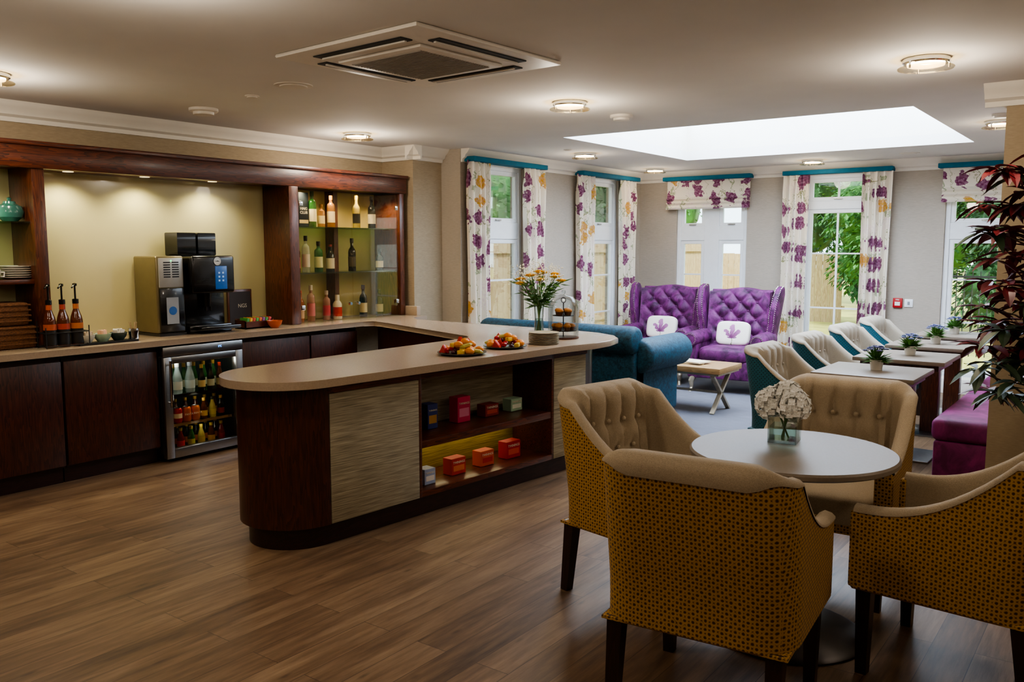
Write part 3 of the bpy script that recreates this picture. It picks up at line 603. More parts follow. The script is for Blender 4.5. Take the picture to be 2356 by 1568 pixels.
# coffee machines
m1=thing('coffee_machine','silver and black coffee machine on the counter, left of the black one','coffee machine',(-6.08,3.69,.91))
CH=mat('champagne_steel','#857a5c',.3,.6,var=.05)
MB().box((-.16,-.115,.02),(.15,.115,.60),.015,3).build('housing',CH,m1); MB().box((.15,-.10,.03),(.165,.10,.36),.006).build('lower_door',BLACK,m1); MB().box((.15,-.10,.365),(.163,.10,.585),.006).build('upper_panel',SILV,m1)
g=MB()
for i in range(7):
    for j in (-1,1): g.box((.163,j*.035-.028,.44+i*.018),(.1645,j*.035+.028,.449+i*.018))
g.build('vent_slots',GREYD,m1); MB().box((.165,-.05,.09),(.1665,.05,.29),.001,1).build('picture_plate',pc('#9a9da0'),m1); MB().cyl((.1665,0,.19),(.169,0,.19),.032,n=20).build('badge',pc('#2a62a8'),m1); MB().box((-.15,-.11,0),(.16,.11,.02)).build('foot',BLACK,m1)
MB().cyl((.163,.0,.565),(.166,0,.565),.006).build('indicator',mat('green_led','#40ff90',.4,emit=2),m1)
m2=thing('coffee_machine','black bean-to-cup coffee machine with blue touchscreen','coffee machine',(-6.05,4.02,.91))
MB().box((-.19,-.19,.02),(.04,.19,.60),.012).box((.03,-.19,.31),(.19,.19,.60),.02,3).box((.03,-.19,.0),(.13,.19,.06),.008).box((-.19,-.19,0),(.05,.19,.03)).build('housing',BLACK,m2)
for a in (-.105,.075): MB().prism([(-.17,a-.08),(.0,a-.08),(.0,a+.08),(-.17,a+.08)],.60,.78,.008).build('bean_hopper',mat('smoked_hopper','#15161a',.15,coat=.4),m2)
MB().box((.13,-.16,.03),(.24,.20,.055),.006).build('drip_tray',BLACK,m2); MB().box((.188,.01,.34),(.194,.115,.52),.004).build('touchscreen',mat('screen_blue','#265c9e',.3,emit=.22,var=.15,scale=30),m2)
for i in range(3):
    for j in range(2): MB().box((.194,.036+j*.035,.40+i*.03),(.1955,.05+j*.035,.414+i*.03)).build('icon',mat('icon_white','#a8c8ec',.4,emit=.2),m2)
MB().lathe([(0,0),(.032,0),(.032,.004),(.026,.004),(.026,.002),(0,.002)]).build('badge_ring',CHROME,m2).matrix_local=Matrix.Translation((.191,.03,.558))@Matrix.Rotation(PI/2,4,'Y')
text('Coffee',.014,(.196,.03,.558),pc('#202020'),m2)
MB().cyl((.08,.0,.20),(.08,.0,.31),.03,.04).cyl((.10,-.02,.17),(.10,-.02,.2),.008).cyl((.10,.02,.17),(.10,.02,.2),.008).build('spout',BLACK,m2)
sg=thing('framed_sign','small dark framed sign leaning behind the coffee machine','sign',(-6.19,PX(552,740,-6.19).y,.912)); MB().box((-.012,-.12,0),(.012,.12,.31),.006).build('frame',WOODL,sg); MB().box((.012,-.105,.02),(.014,.105,.29)).build('sign_face',pc('#2e2420'),sg); text('NGS',.045,(.0148,.02,.17),pc('#c9bfa8'),sg)
tb=thing('tea_box','low wooden box of colourful tea sachets beside the cabinet','box',(-5.96,PX(586,760,-5.96).y,.911))
MB().box((-.07,-.14,0),(.07,.14,.012)).box((.062,-.14,0),(.07,.14,.06)).box((-.07,-.14,0),(-.062,.14,.08)).box((-.07,-.14,0),(.07,-.132,.07)).box((-.07,.132,0),(.07,.14,.07)).build('tray',WOODH,tb)
for i,cc in enumerate(('#3f8a3a','#c9a02c','#b8402c','#4a9a4a','#d8742c','#7a3a7a','#3f8a3a','#c03a3a')):
    o=MB().box((-.05,-.012,0),(.05,.012,.075),.003).build('tea_sachet',pc(cc),label=('%s tea sachet standing in the low wooden box'%('green','yellow','brick red','mid green','orange','purple','dark green','crimson')[i]),cat='sachet'); o.location=(-5.96,tb.location.y-.11+i*.031,.925); o.rotation_euler.x=-.25
o=MB().lathe([(0,0),(.03,0),(.055,.03),(.064,.06),(.06,.06),(.05,.03),(0,.012)]).build('bowl',mat('orange_glaze','#b8562a',.3),label='small orange bowl on the counter beside the drinks cabinet',cat='bowl'); o.location=(-5.83,PX(632,748,-5.83).y,.911)
# fridge drinks
fx=-5.81
for i,(y,h,r,g,lab,cap,kd,lb) in enumerate(((3.55,.21,.03,'green','#d8e0c8','#2a6a3a','pop','green glass bottle at the left of the top fridge shelf'),(3.635,.235,.036,'water','#dbe8ee','#d9e0e6','pop','clear water bottle on the top fridge shelf, left one'),(3.74,.235,.036,'water','#c9dfe8','#c9d6e6','pop','clear water bottle on the top fridge shelf, right one'),(3.84,.20,.028,'dark','#d8c28a','#c9a23a','pop','dark bottle with cream label on the top fridge shelf'),(3.92,.20,.028,'dark','#c2c8b4','#222222','pop','dark bottle with grey label on the top fridge shelf'),(4.0,.20,.028,'brown','#b0a47a','#8a2a1a','pop','brown bottle at the right of the top fridge shelf'))):
    bottle(lb,(fx,y,.484),h,r,g,lab,cap,kind=kd)
for i,(y,cc,tx,lb) in enumerate(((3.545,'#c26a1c','', 'orange drink can at the left of the middle fridge shelf'),(3.62,'#b81c1c','','red drink can on the middle fridge shelf'),(3.695,'#d86a14','FANTA','bright orange can second from right on the middle fridge shelf'),(3.77,'#e07a1a','FANTA','bright orange can rightmost of the cans in the fridge'))):
    o=thing('drink_can',lb,'can',(fx+.01,y,.264)); MB().lathe([(0,0),(.024,0),(.033,.012),(.033,.10),(.026,.115)],n=20).build('can_body',mat('can'+cc[1:],cc,.3,.4),o); MB().lathe([(.026,.115),(.024,.113),(0,.113)],n=20).build('can_lid',STEEL,o)
    if tx: text(tx,.022,(.0338,0,.06),pc('#f2efe8'),o)
    else: MB().lathe([(.0333,.04),(.0333,.075)]).build('printed_band',pc('#efe2d0'),o)
for y,g,lab,cap,lb in ((3.85,'brown','#c8a43a','#a9823a','brown bottle with yellow label on the middle fridge shelf'),(3.925,'yellow','#b2a23a','#2a2a1a','yellow bottle on the middle fridge shelf'),(4.0,'dark','#8a2a1a','#a9823a','dark bottle with red label on the middle fridge shelf')): bottle(lb,(fx,y,.264),.16,.027,g,lab,cap,kind='pop')
for i,(g,lab,lb) in enumerate((('dark','#b84a2a','dark bottle with orange label at left of the bottom fridge shelf'),('red','#c9323a','red bottle second on the bottom fridge shelf'),('green','#b9b33a','green bottle with yellow label third on the bottom shelf'),('yellow','#c0a23a','yellow bottle fourth on the bottom fridge shelf'),('brown','#b88a3a','brown bottle with amber label on the bottom fridge shelf'),('red','#8a1a2a','dark red bottle at the right of the bottom fridge shelf'))): bottle(lb,(fx,3.555+i*.088,.062),.16,.028,g,lab,'#a9903a',kind='pop')
for z,h,g,lab,nm in ((.484,.21,'green','#c8d0b8','top'),(.264,.165,'brown','#b9923a','middle'),(.062,.165,'dark','#b96a3a','bottom')):
    q=bottle('%s bottle in the back row of the %s fridge shelf'%(g,nm),(fx-.1,3.585,z),h,.029,g,lab,'#90702a',group='back row of the %s fridge shelf'%nm,kind='pop')
    for i in range(1,6): again(q,(fx-.1,3.585+i*.085,z),.1*i)
# ---------------------------------------------------------------- island
IR=math.radians(-4.86); isl=thing('bar_island','curved dark wood bar island with grasscloth panels and open shelves','bar counter',(-3.40,2.98,0),IR)
end=arc(-.30,0,.30,180,360,28)
MB().prism(end+[(0,.008),(-.60,.008)],.12,.866,.003).build('curved_end',WOODV,isl)
MB().box((-.60,.008,.12),(-.012,.655,.866)).box((-.60,.66,.12),(-.36,1.87,.866)).prism([(-.012,1.875),(-.012,2.26)]+arc(-.26,2.28,.24,0,90,8)+[(-.60,2.52),(-.60,1.875)],.12,.866).build('carcass',WOODP,isl)
MB().box((-.36,.655,.12),(0,1.88,.155),.002).box((-.36,.655,.82),(0,1.88,.866),.002).box((-.36,.64,.12),(0,.662,.866),.002).box((-.36,1.865,.12),(0,1.885,.866),.002).box((-.012,0,.82),(.0,.655,.866)).box((-.012,1.88,.82),(.0,2.27,.866)).build('shelf_frame',WOODH,isl)
MB().box((-.358,.664,.41),(-.003,1.863,.455),.003).build('shelf',WOODH,isl)
MB().box((-.359,.664,.156),(-.354,1.863,.409)).build('niche_backing',GRASS_Y,isl); MB().box((-.359,.664,.456),(-.354,1.863,.819)).build('niche_backing',GRASS_C,isl)
MB().box((-.011,.012,.122),(.002,.638,.818),.002).build('textured_panel',GRASS_C,isl); MB().box((-.011,1.888,.122),(.002,2.25,.818),.002).build('textured_panel',GRASS_C,isl)
MB().prism(arc(-.30,0,.255,180,360,24)+[(-.045,2.2),(-.52,2.2)],0,.12,.002).build('plinth',WOODP,isl)
lq=bpy.data.lights.new('niche','AREA'); lq.shape='RECTANGLE'; lq.size=.04; lq.size_y=1.0; lq.energy=1.0; lq.color=(1,.8,.45); lo=bpy.data.objects.new('niche_lamp',lq); COL.objects.link(lo); lo.matrix_world=Matrix.Translation((-3.40,2.98,0))@Matrix.Rotation(IR,4,'Z')@Matrix.Translation((-.3,1.27,.40))
ibase=Matrix.Translation((-3.40,2.98,0))@Matrix.Rotation(IR,4,'Z'); iinv=ibase.inverted()
def teabox(label,px,py,z,w,h,c1,c2,dp=.08,rot=0,tx='TWININGS'):
    p=PZ(px,py,z); l=iinv@p; l.x=min(max(l.x,-.2),-.03)-dp/2; p=ibase@l
    o=thing('tea_box',label,'box',p,IR+rot); MB().box((-dp/2,-w/2,0),(dp/2,w/2,h),.002,1).build('carton',pc(c1),o); MB().box((dp/2,-w*.38,h*.22),(dp/2+.0008,w*.38,h*.55)).build('printed_panel',pc(c2),o)
    text(tx,w*.17,(dp/2+.0015,0,h*.74),pc('#efe6d2'),o)
teabox('blue and purple tea box at the left of the upper island shelf',993,985,.457,.085,.155,'#2f3a78','#b8883a')
teabox('tall crimson tea box on the upper island shelf',1057,968,.457,.115,.165,'#b82a50','#d67a98')
teabox('low dark red tea box on the upper island shelf',1126,955,.457,.13,.08,'#802424','#b84a3c'); teabox('pale green tea box at the right of the upper island shelf',1183,943,.457,.115,.085,'#9fbea4','#e4e9da')
teabox('small pale blue tea box at the left of the lower island shelf',990,1113,.157,.09,.095,'#9fadcc','#e6ded6'); teabox('red tea box second on the lower island shelf',1056,1090,.157,.125,.105,'#c23424','#e07a4a')
teabox('orange-red tea box third on the lower island shelf',1122,1070,.157,.125,.1,'#d05426','#c02c20'); teabox('large red tea box at the right of the lower island shelf',1182,1052,.157,.14,.115,'#b82228','#d8584a')
# ---- island top things
FR={'orange':mat('orange_flesh','#e08a1e',.4,var=.15,scale=60),'melon':mat('watermelon_flesh','#c83a2e',.4,var=.2,scale=40),'straw':mat('strawberry_skin','#b01c1c',.35,var=.3,scale=90),'grape':mat('dark_grape','#4a1a2a',.25),'kiwi':mat('green_melon','#b9b05a',.4),'yel':mat('pineapple_flesh','#e0b83a',.45,var=.2,scale=50)}
PLT=mat('platter_metal','#6e6a64',.25,.8)
def platter(side,px,py,rad):
    p=PZ(px,py,.911); o=MB().lathe([(0,0),(rad*.75,0),(rad,.012),(rad,.016),(rad*.74,.005),(0,.005)],n=36).build('platter',PLT,label='round metal platter of cut fruit on the island, %s one'%side,cat='platter'); o.location=p
    kinds=[('orange_slice','orange','orange'),('watermelon_wedge','melon','red watermelon'),('strawberry','straw','strawberry'),('grape','grape','dark'),('pineapple_chunk','yel','yellow pineapple'),('orange_slice','orange','orange'),('melon_slice','kiwi','green melon')]
    base={}
    n=0
    for ringr,cnt,zz in ((rad*.72,13,.012),(rad*.42,9,.018),(rad*.36,7,.047),(.02,2,.062)):
        for i in range(cnt):
            nm,mk,w=kinds[(n*5+i*3+(2 if side=='left' else 0))%7]; n+=1; a=2*PI*i/cnt+ringr*9; q=Vector((p.x+ringr*cos(a),p.y+ringr*sin(a),p.z+zz))
            if nm not in base:
                mb=MB()
                if nm=='orange_slice': mb.ell((0,0,.018),(.03,.03,.022),1,14,8)
                elif nm=='watermelon_wedge': mb.ext([(-.035,-.012,0),(.035,-.012,0),(0,-.012,.05)],(0,.024,0),.003)
                elif nm=='strawberry': mb.lathe([(0,0),(.012,.008),(.018,.024),(.012,.032),(0,.034)],n=12)
                elif nm=='grape': mb.ell((0,0,.011),(.012,.012,.012),1,10,8)
                elif nm=='melon_slice': mb.tube([(-.04,0,.012),(-.02,.012,.014),(.02,.012,.014),(.04,0,.012)],[.006,.014,.014,.006],8)
                else: mb.box((-.02,-.016,0),(.02,.016,.026),.005)
                o=mb.build(nm,FR[mk],label='%s piece of cut fruit on the %s platter'%(w,side),cat='fruit',group='cut fruit on the %s platter'%side); base[nm]=o
            else: o=base[nm].copy(); COL.objects.link(o)
            o.location=q; o.rotation_euler=(random.uniform(-.25,.25),random.uniform(-.25,.25),random.uniform(0,6))
platter('left',1063,814,.155); platter('right',1162,799,.145)
p=PZ(1251,790,.911); s0=None
for i in range(8):
    if s0 is None: s0=MB().lathe([(0,0),(.07,0),(.105,.004),(.107,.008),(.07,.004),(0,.003)],n=32).build('plate',mat('olive_stoneware','#b0a68c',.35,var=.1),label='small olive stoneware plate in the stack on the island',cat='plate',group='stacked olive plates'); q=s0
    else: q=s0.copy(); COL.objects.link(q)
    q.location=(p.x,p.y,.911+i*.0105)
# cake stand
p=PZ(1276,782,.911); p.x-=.03; p.y+=.16; cs=thing('cake_stand','two-tier wire cake stand under a glass dome on the island','cake stand',p)
MB().lathe([(0,0),(.115,0),(.118,.012),(0,.014)],n=32).build('base',WOODH,cs)
for z,rr in ((.055,.095),(.165,.08)):
    MB().lathe([(0,z),(rr,z),(rr,z+.004),(0,z+.004)],n=28).build('tier_plate',BLACKM,cs)
MB().cyl((0,0,.01),(0,0,.26),.004,n=8).tube([(.02*cos(a/8*2*PI),0,.28+.02*sin(a/8*2*PI)) for a in range(9)],.003,6).build('centre_rod',BLACKM,cs)
dm=MB().lathe([(.112,.014),(.112,.22),(.10,.27),(.07,.305),(.02,.32),(0,.322)],n=32).build('glass_dome',GLASS,cs); MB().lathe([(0,.322),(.01,.325),(.016,.34),(.012,.352),(0,.355)],n=16).build('dome_knob',GLASS,dm)
mf=None
for z,rr,cnt in ((.059,.06,6),(.169,.045,4)):
    for i in range(cnt):
        a=2*PI*i/cnt+z*9
        if mf is None:
            mf=thing('muffin','golden muffin on the wire tiers under the glass dome','muffin',(0,0,0),group='muffins under the dome'); MB().lathe([(0,0),(.019,0),(.025,.03)],n=14).build('paper_case',pc('#5a3520'),mf); MB().ell((0,0,.034),(.028,.028,.018),1,14,8).build('muffin_top',mat('muffin_crust','#b8742e',.7,var=.3,scale=80),mf); q=mf
        else: q=copytree(mf)
        q.location=p+Vector((rr*cos(a),rr*sin(a),z))
# flower vase
def bloom(mb,c,r,layers=3,n=9,up=(0,0,1)):
    c=Vector(c); 
    for l in range(layers):
        for i in range(n):
            a=2*PI*(i+.5*l)/n; t=.15+.55*l/layers*1.3; d=Vector((cos(a)*cos(t),sin(a)*cos(t),sin(t)+.1)); mb.leaf(c,d,r*(1-.15*l),r*.5)
    return mb
p=PZ(1240,768,.911); v_=thing('glass_vase','tall clear glass vase of yellow flowers on the island','vase',p); MB().lathe([(0,.0),(.036,0),(.04,.01),(.034,.12),(.042,.24),(.039,.24),(.031,.12),(.035,.014),(0,.012)],n=24).build('glass_body',GLASS,v_)
MB().lathe([(0,.013),(.034,.013),(.03,.12),(0,.12)],n=20).build('water',clear('vase_water','#dfeee6',.2),v_)
STEM=mat('green_stem','#55823a',.6,var=.25); YEL=mat('yellow_petal','#f0bf22',.6,var=.12); GYP=mat('tiny_white_blossom','#e8e6d4',.7)
for i,(dx,dy,dz) in enumerate(((-.13,-.06,.40),(-.04,-.07,.43),(.04,-.05,.40),(.12,.04,.42),(.0,.05,.45),(-.09,.03,.43),(.08,.09,.44),(.02,-.02,.46),(-.05,.09,.41),(.13,.11,.39),(-.10,-.10,.37))):
    o=thing('yellow_flower','yellow flower in the tall glass vase on the island','flower',p+Vector((0,0,.015)),group='yellow flowers in the tall vase'); e=Vector((dx,dy,dz))
    MB().tube([(-dx*.12,-dy*.12,0),(dx*.1,dy*.1,.2),e],.0035,6).build('stem',STEM,o); MB().ell(e+Vector((0,0,.008)),(.022,.022,.014),1,10,6)  .build('flower_centre',YEL,o); bloom(MB(),e,.055,4,12).build('petals',YEL,o)
mb=MB()
for i in range(170):
    a=random.uniform(0,2*PI); t=random.uniform(.19,.38); rr=(t-.15)*random.uniform(.2,.8); mb.leaf((rr*cos(a),rr*sin(a),t),(cos(a),sin(a),random.uniform(-.2,.8)),random.uniform(.06,.11),.035)
for i in range(8): a=i*.8; mb.tube([(.012*cos(a+3),.012*sin(a+3),0),(.015*cos(a),.015*sin(a),.2),(.08*cos(a),.08*sin(a),.36)],.003,5)
o=mb.build('flower_greenery',STEM,label='leafy green stems filling the tall glass vase',cat='foliage',kind='stuff'); o.location=p+Vector((0,0,.02))
mb=MB()
for i in range(320):
    a=random.uniform(0,2*PI); rr=.20*math.sqrt(random.random()); mb.ell((rr*cos(a)-.01,rr*sin(a),.42+.14*random.random()-rr*.3),(.006,.006,.005),1,6,4)
for i in range(24): a=random.uniform(0,2*PI); rr=.16*random.random(); mb.tube([(.0,.0,.2),(rr*cos(a),rr*sin(a),.44)],.0012,4)
o=mb.build('tiny_white_blossoms',GYP,label='tiny white blossom sprays among the yellow flowers',cat='flowers',kind='stuff'); o.location=p+Vector((0,0,.02))
# ---------------------------------------------------------------- upholstered chairs
def tub_chair(label,group,loc,rz,mo,mi,sc):
    o=thing('tub_armchair',label,'armchair',loc,rz,group); hw,yb,yf,rc_,zb=.30,-.28,.27,.12,.315
    P=[]
    for i in range(13): P.append((hw,yf+(yb+rc_-yf)*i/12,1,0))
    for i in range(1,7): a=-PI/2*i/6; P.append((hw-rc_+rc_*cos(a),yb+rc_+rc_*sin(a),cos(a),sin(a)))
    for i in range(1,24): P.append((hw-rc_-2*(hw-rc_)*i/24,yb,0,-1))
    for i in range(0,7): a=-PI/2-PI/2*i/6; P.append((-hw+rc_+rc_*cos(a),yb+rc_+rc_*sin(a),cos(a),sin(a)))
    for i in range(1,13): P.append((-hw,yb+rc_+(yf-yb-rc_)*i/12,-1,0))
    def hh(x,y):
        t=max(0,(y-yb-rc_)/(yf-yb-rc_)); kk=max(0,(abs(x)-.2)/.1) if t==0 else 1
        return .595+.225*(1-t)**2.7+.045*(1-min(1,kk)**2)
    def shv(x,y,z): return Vector((x,y-.16*max(0,z-.42)*min(1,max(0,(.12-y)/.35)),z))
    n=len(P)-1
    def outer(u_,v): x,y,nx,ny=P[round(u_*n)]; h=hh(x,y)-.014; return shv(x,y,zb+(h-zb)*v)
    s_=MB(); s_.grid(outer,n,8)
    for sg_ in (-1,1): s_.box((sg_*hw,yf-.01,zb),(sg_*(hw-.07),yf+.012,hh(hw,yf)-.012),.008)
    s_.box((-hw+.07,yf-.03,zb),(hw-.07,yf+.004,.39),.006).box((-hw+.01,yb+.01,zb-.008),(hw-.01,yf,zb+.002)); s_.build('outer_shell',mo,o,ang=50)
    BT=[(-.15,.72),(-.05,.72),(.05,.72),(.15,.72),(-.1,.60),(0,.60),(.1,.60)]
    def inner(u_,v):
        x,y,nx,ny=P[round(u_*n)]; h=hh(x,y); b_=max(0,-ny); th=.06+.04*b_; kx=round(v*16); wr=.014+.05*b_**6
        if kx<6: off,z=((-.004,h-wr),(-.004-.005*b_**6,h-wr*.45),(.008,h+.005),(.03,h+.010),(th-.012,h-.001),(th,h-.03))[kx]
        else: off=th; z=h-.03-(h-.03-.40)*(kx-5)/11
        if ny<-.9 and kx>4:
            dnt=sum(math.exp(-((x-bx)**2+(z-bz)**2)/.0009) for bx,bz in BT)+.6*sum(math.exp(-((x-bx)**2)/.0002) for bx,bz in BT[:4] if z>.5); off+=.018-.034*min(1.15,dnt)
        return shv(x-nx*off,y-ny*off,z)
    ln=MB().grid(inner,n,16).build('inner_lining',mi,o,ang=70)
    MB().ell((0,.035,.395),(.235,.245,.075),.35,28,14).build('seat_cushion',mi,o,ang=70)
    for bx,bz in BT: q=shv(bx,yb+.105,bz); MB().ell((0,0,0),(.011,.007,.011),1,10,6).build('button',mi,ln).location=q
    for sx_ in (-1,1):
        MB().cyl((sx_*.25,.235,zb),(sx_*.25,.235,0),.036,.026,4,PI/4).build('leg',LEGW,o); MB().cyl((sx_*.25,-.235,zb),(sx_*.25,-.27,0),.036,.026,4,PI/4).build('leg',LEGW,o)
    o.scale=(sc,sc,sc); return o
g_='mustard patterned armchairs'
A0=tub_chair('mustard patterned armchair left of the round table',g_,(-1.75,3.45,0),face(.97,-.2),MUST,BEIGE,1.07)
again(A0,(-1.15,4.08,0),face(.05,-1),'mustard patterned armchair behind the round table showing its beige buttoned back'); again(A0,(-1.14,2.75,0),face(-.09,1),'mustard patterned armchair in front with its back to the viewer'); again(A0,(-.50,3.49,0),face(-1,.08),'mustard patterned armchair at the right edge, cut off by the frame')
TY=[5.98,6.97,7.95,8.95]
g_='teal and cream tub chairs'; lbs=('teal and cream tub chair at the nearest square table','teal and cream tub chair second in the row of square tables','teal and cream tub chair third in the row of square tables','teal and cream tub chair at the farthest square table')
B0=tub_chair(lbs[0],g_,(-1.90,TY[0]+.03,0),face(1,-.06),TEALP,CREAM,1.02)
for i in (1,2,3): again(B0,(-1.90,TY[i]+.03,0),face(1,-.06),lbs[i])
# round table
rt=thing('round_table','round stone-topped pedestal table among mustard armchairs','table',(-1.12,3.42,0)); MB().lathe([(0,.735),(.395,.735),(.406,.742),(.406,.757),(.398,.765),(0,.765)],n=64).build('table_top',TSTONE,rt)
MB().lathe([(0,.71),(.16,.71),(.16,.734),(0,.734)],n=32).cyl((0,0,.02),(0,0,.71),.045,n=24).build('pedestal',LEGW,rt); MB().lathe([(0,0),(.31,0),(.31,.008),(.29,.016),(.06,.024),(0,.024)],n=48).build('base_disc',DSTEEL,rt)
p=PZ(1804,1014,.766); v_=thing('square_vase','square clear glass vase of white hydrangeas on the round table','vase',p,.15)
MB().box((-.058,-.058,0),(.058,.058,.012)).box((-.058,-.058,0),(-.053,.058,.115)).box((.053,-.058,0),(.058,.058,.115)).box((-.058,-.058,0),(.058,-.053,.115)).box((-.058,.053,0),(.058,.058,.115)).build('glass_body',GLASS,v_)
MB().box((-.052,-.052,.013),(.052,.052,.07)).build('water',MC['vase_water'],v_)
HYD=mat('white_hydrangea_petal','#fffefa',.7,var=.01)
for i,(dx,dy) in enumerate(((-.055,-.02),(.05,-.04),(.0,.055),(.01,-.005))):
    o=thing('hydrangea','white hydrangea head in the square vase on the round table','flower',p+Vector((0,0,.014)),group='white hydrangeas on the round table'); cz=.145+(.03 if i==3 else 0); mb=MB()
    for j in range(130):
        d_=Vector((random.gauss(0,1),random.gauss(0,1),random.gauss(0,1)+.4)).normalized(); q=Vector((dx,dy,cz))+d_*random.uniform(.052,.068)
        t1=d_.orthogonal().normalized(); t2=d_.cross(t1)
        for kx in range(4): mb.leaf(q,t1*cos(kx*PI/2)+t2*sin(kx*PI/2)+d_*.35,.02,.02,d_)
    mb.ell((dx,dy,cz),(.048,.048,.043),1,12,8); mb.build('petals',HYD,o); MB().tube([(-dx*.3,-dy*.3,0),(dx*.5,dy*.5,cz-.03)],.004,6).build('stem',STEM,o)
# square tables
lb=('nearest square stone-topped table in the lounge row','second square stone-topped table in the lounge row','third square stone-topped table in the lounge row','farthest square stone-topped table in the lounge row'); q0=None
for i in range(4):
    if q0 is None:
        q0=thing('square_table',lb[0],'table',(-1.44,TY[0],0),0,'square lounge tables'); MB().box((-.315,-.315,.735),(.315,.315,.765),.005).build('table_top',TSTONE,q0); MB().box((-.27,-.27,.69),(.27,.27,.734),.003).build('apron',WOODV,q0)
        MB().box((-.065,-.065,.015),(.065,.065,.69),.003).build('column',WOODL,q0); MB().box((-.22,-.22,0),(.22,.22,.015),.004).build('base_plate',STEEL,q0)
    else: again(q0,(-1.44,TY[i],0),0,lb[i])
BLU=mat('lilac_petal','#9396bd',.6,var=.25); POT=mat('white_pot','#c9c5bc',.4,var=.04); fp=None
lb=('white pot of lilac flowers on the nearest square table','white pot of lilac flowers on the second square table','white pot of lilac flowers on the third square table','white pot of lilac flowers on the farthest square table')
for i in range(4):
    pp=Vector((-1.44+random.uniform(-.03,.03),TY[i]+random.uniform(-.03,.03),.766))
    if fp is None:
        fp=thing('flower_pot',lb[0],'potted plant',pp,0,'flower pots on the square tables'); MB().lathe([(0,0),(.036,0),(.044,.07),(.04,.07),(.034,.012),(0,.012)],n=24).build('pot',POT,fp)
        mb=MB()
        for j in range(110): a=random.uniform(0,2*PI); e_=random.uniform(.0,1.3); mb.leaf((0,0,.06),(cos(a)*cos(e_),sin(a)*cos(e_),sin(e_)),random.uniform(.06,.13),.024)
        mb.build('leaves',STEM,fp)
        for j in range(13):
            a=j*2.4; rr=.02+.06*(j/13); bloom(MB(),(rr*cos(a),rr*sin(a),.165-.5*rr),.026,3,7).build('bloom',BLU,fp)
    else: again(fp,pp,i*1.3,lb[i])
# bench
b=thing('bench_seat','long magenta velvet bench running behind the wall pier','bench',(-.74,7.9,0)); MB().box((-1.09,6.18,.03),(-.34,9.9,.30),.015).build('base',BENCH,b,W=True)
for i in range(3): MB().box((-1.11,6.175+i*1.245,.30),(-.33,6.175+(i+1)*1.245-.006,.45),.045,4).build('seat_pad',BENCH,b,W=True,ang=60)
# sofa
sf=thing('sofa','teal velvet rolled-arm sofa with its back to the bar','sofa',(-4.2,6.70,0))
w=.80; MB().box((-w,-.40,.12),(w,-.20,.82),.03,3).cyl((-w-.01,-.36,.80),(w+.01,-.36,.80),.12,n=32,rnd=.04).build('back',TEAL,sf,ang=50)
for sx_ in (-1,1):
    MB().box((sx_*(w-.18),-.38,.12),(sx_*w,.44,.66),.03,3).cyl((sx_*(w-.005),-.34,.665),(sx_*(w-.005),.47,.665),.145,n=32,rnd=.045).build('arm',TEAL,sf,ang=50)
    MB().ell((sx_*.31,.06,.43),(.305,.35,.10),.4,24,12).build('seat_cushion',TEAL,sf,ang=70)
    for y in (-.32,.38): MB().tube([(sx_*.70,y,.13),(sx_*.72,y,.07),(sx_*.77,y+(.04 if y>0 else -.04),0)],[.028,.02,.012],10).build('leg',CHROME,sf)
MB().box((-w+.15,-.22,.13),(w-.15,.38,.34),.02).build('seat_base',TEAL,sf)
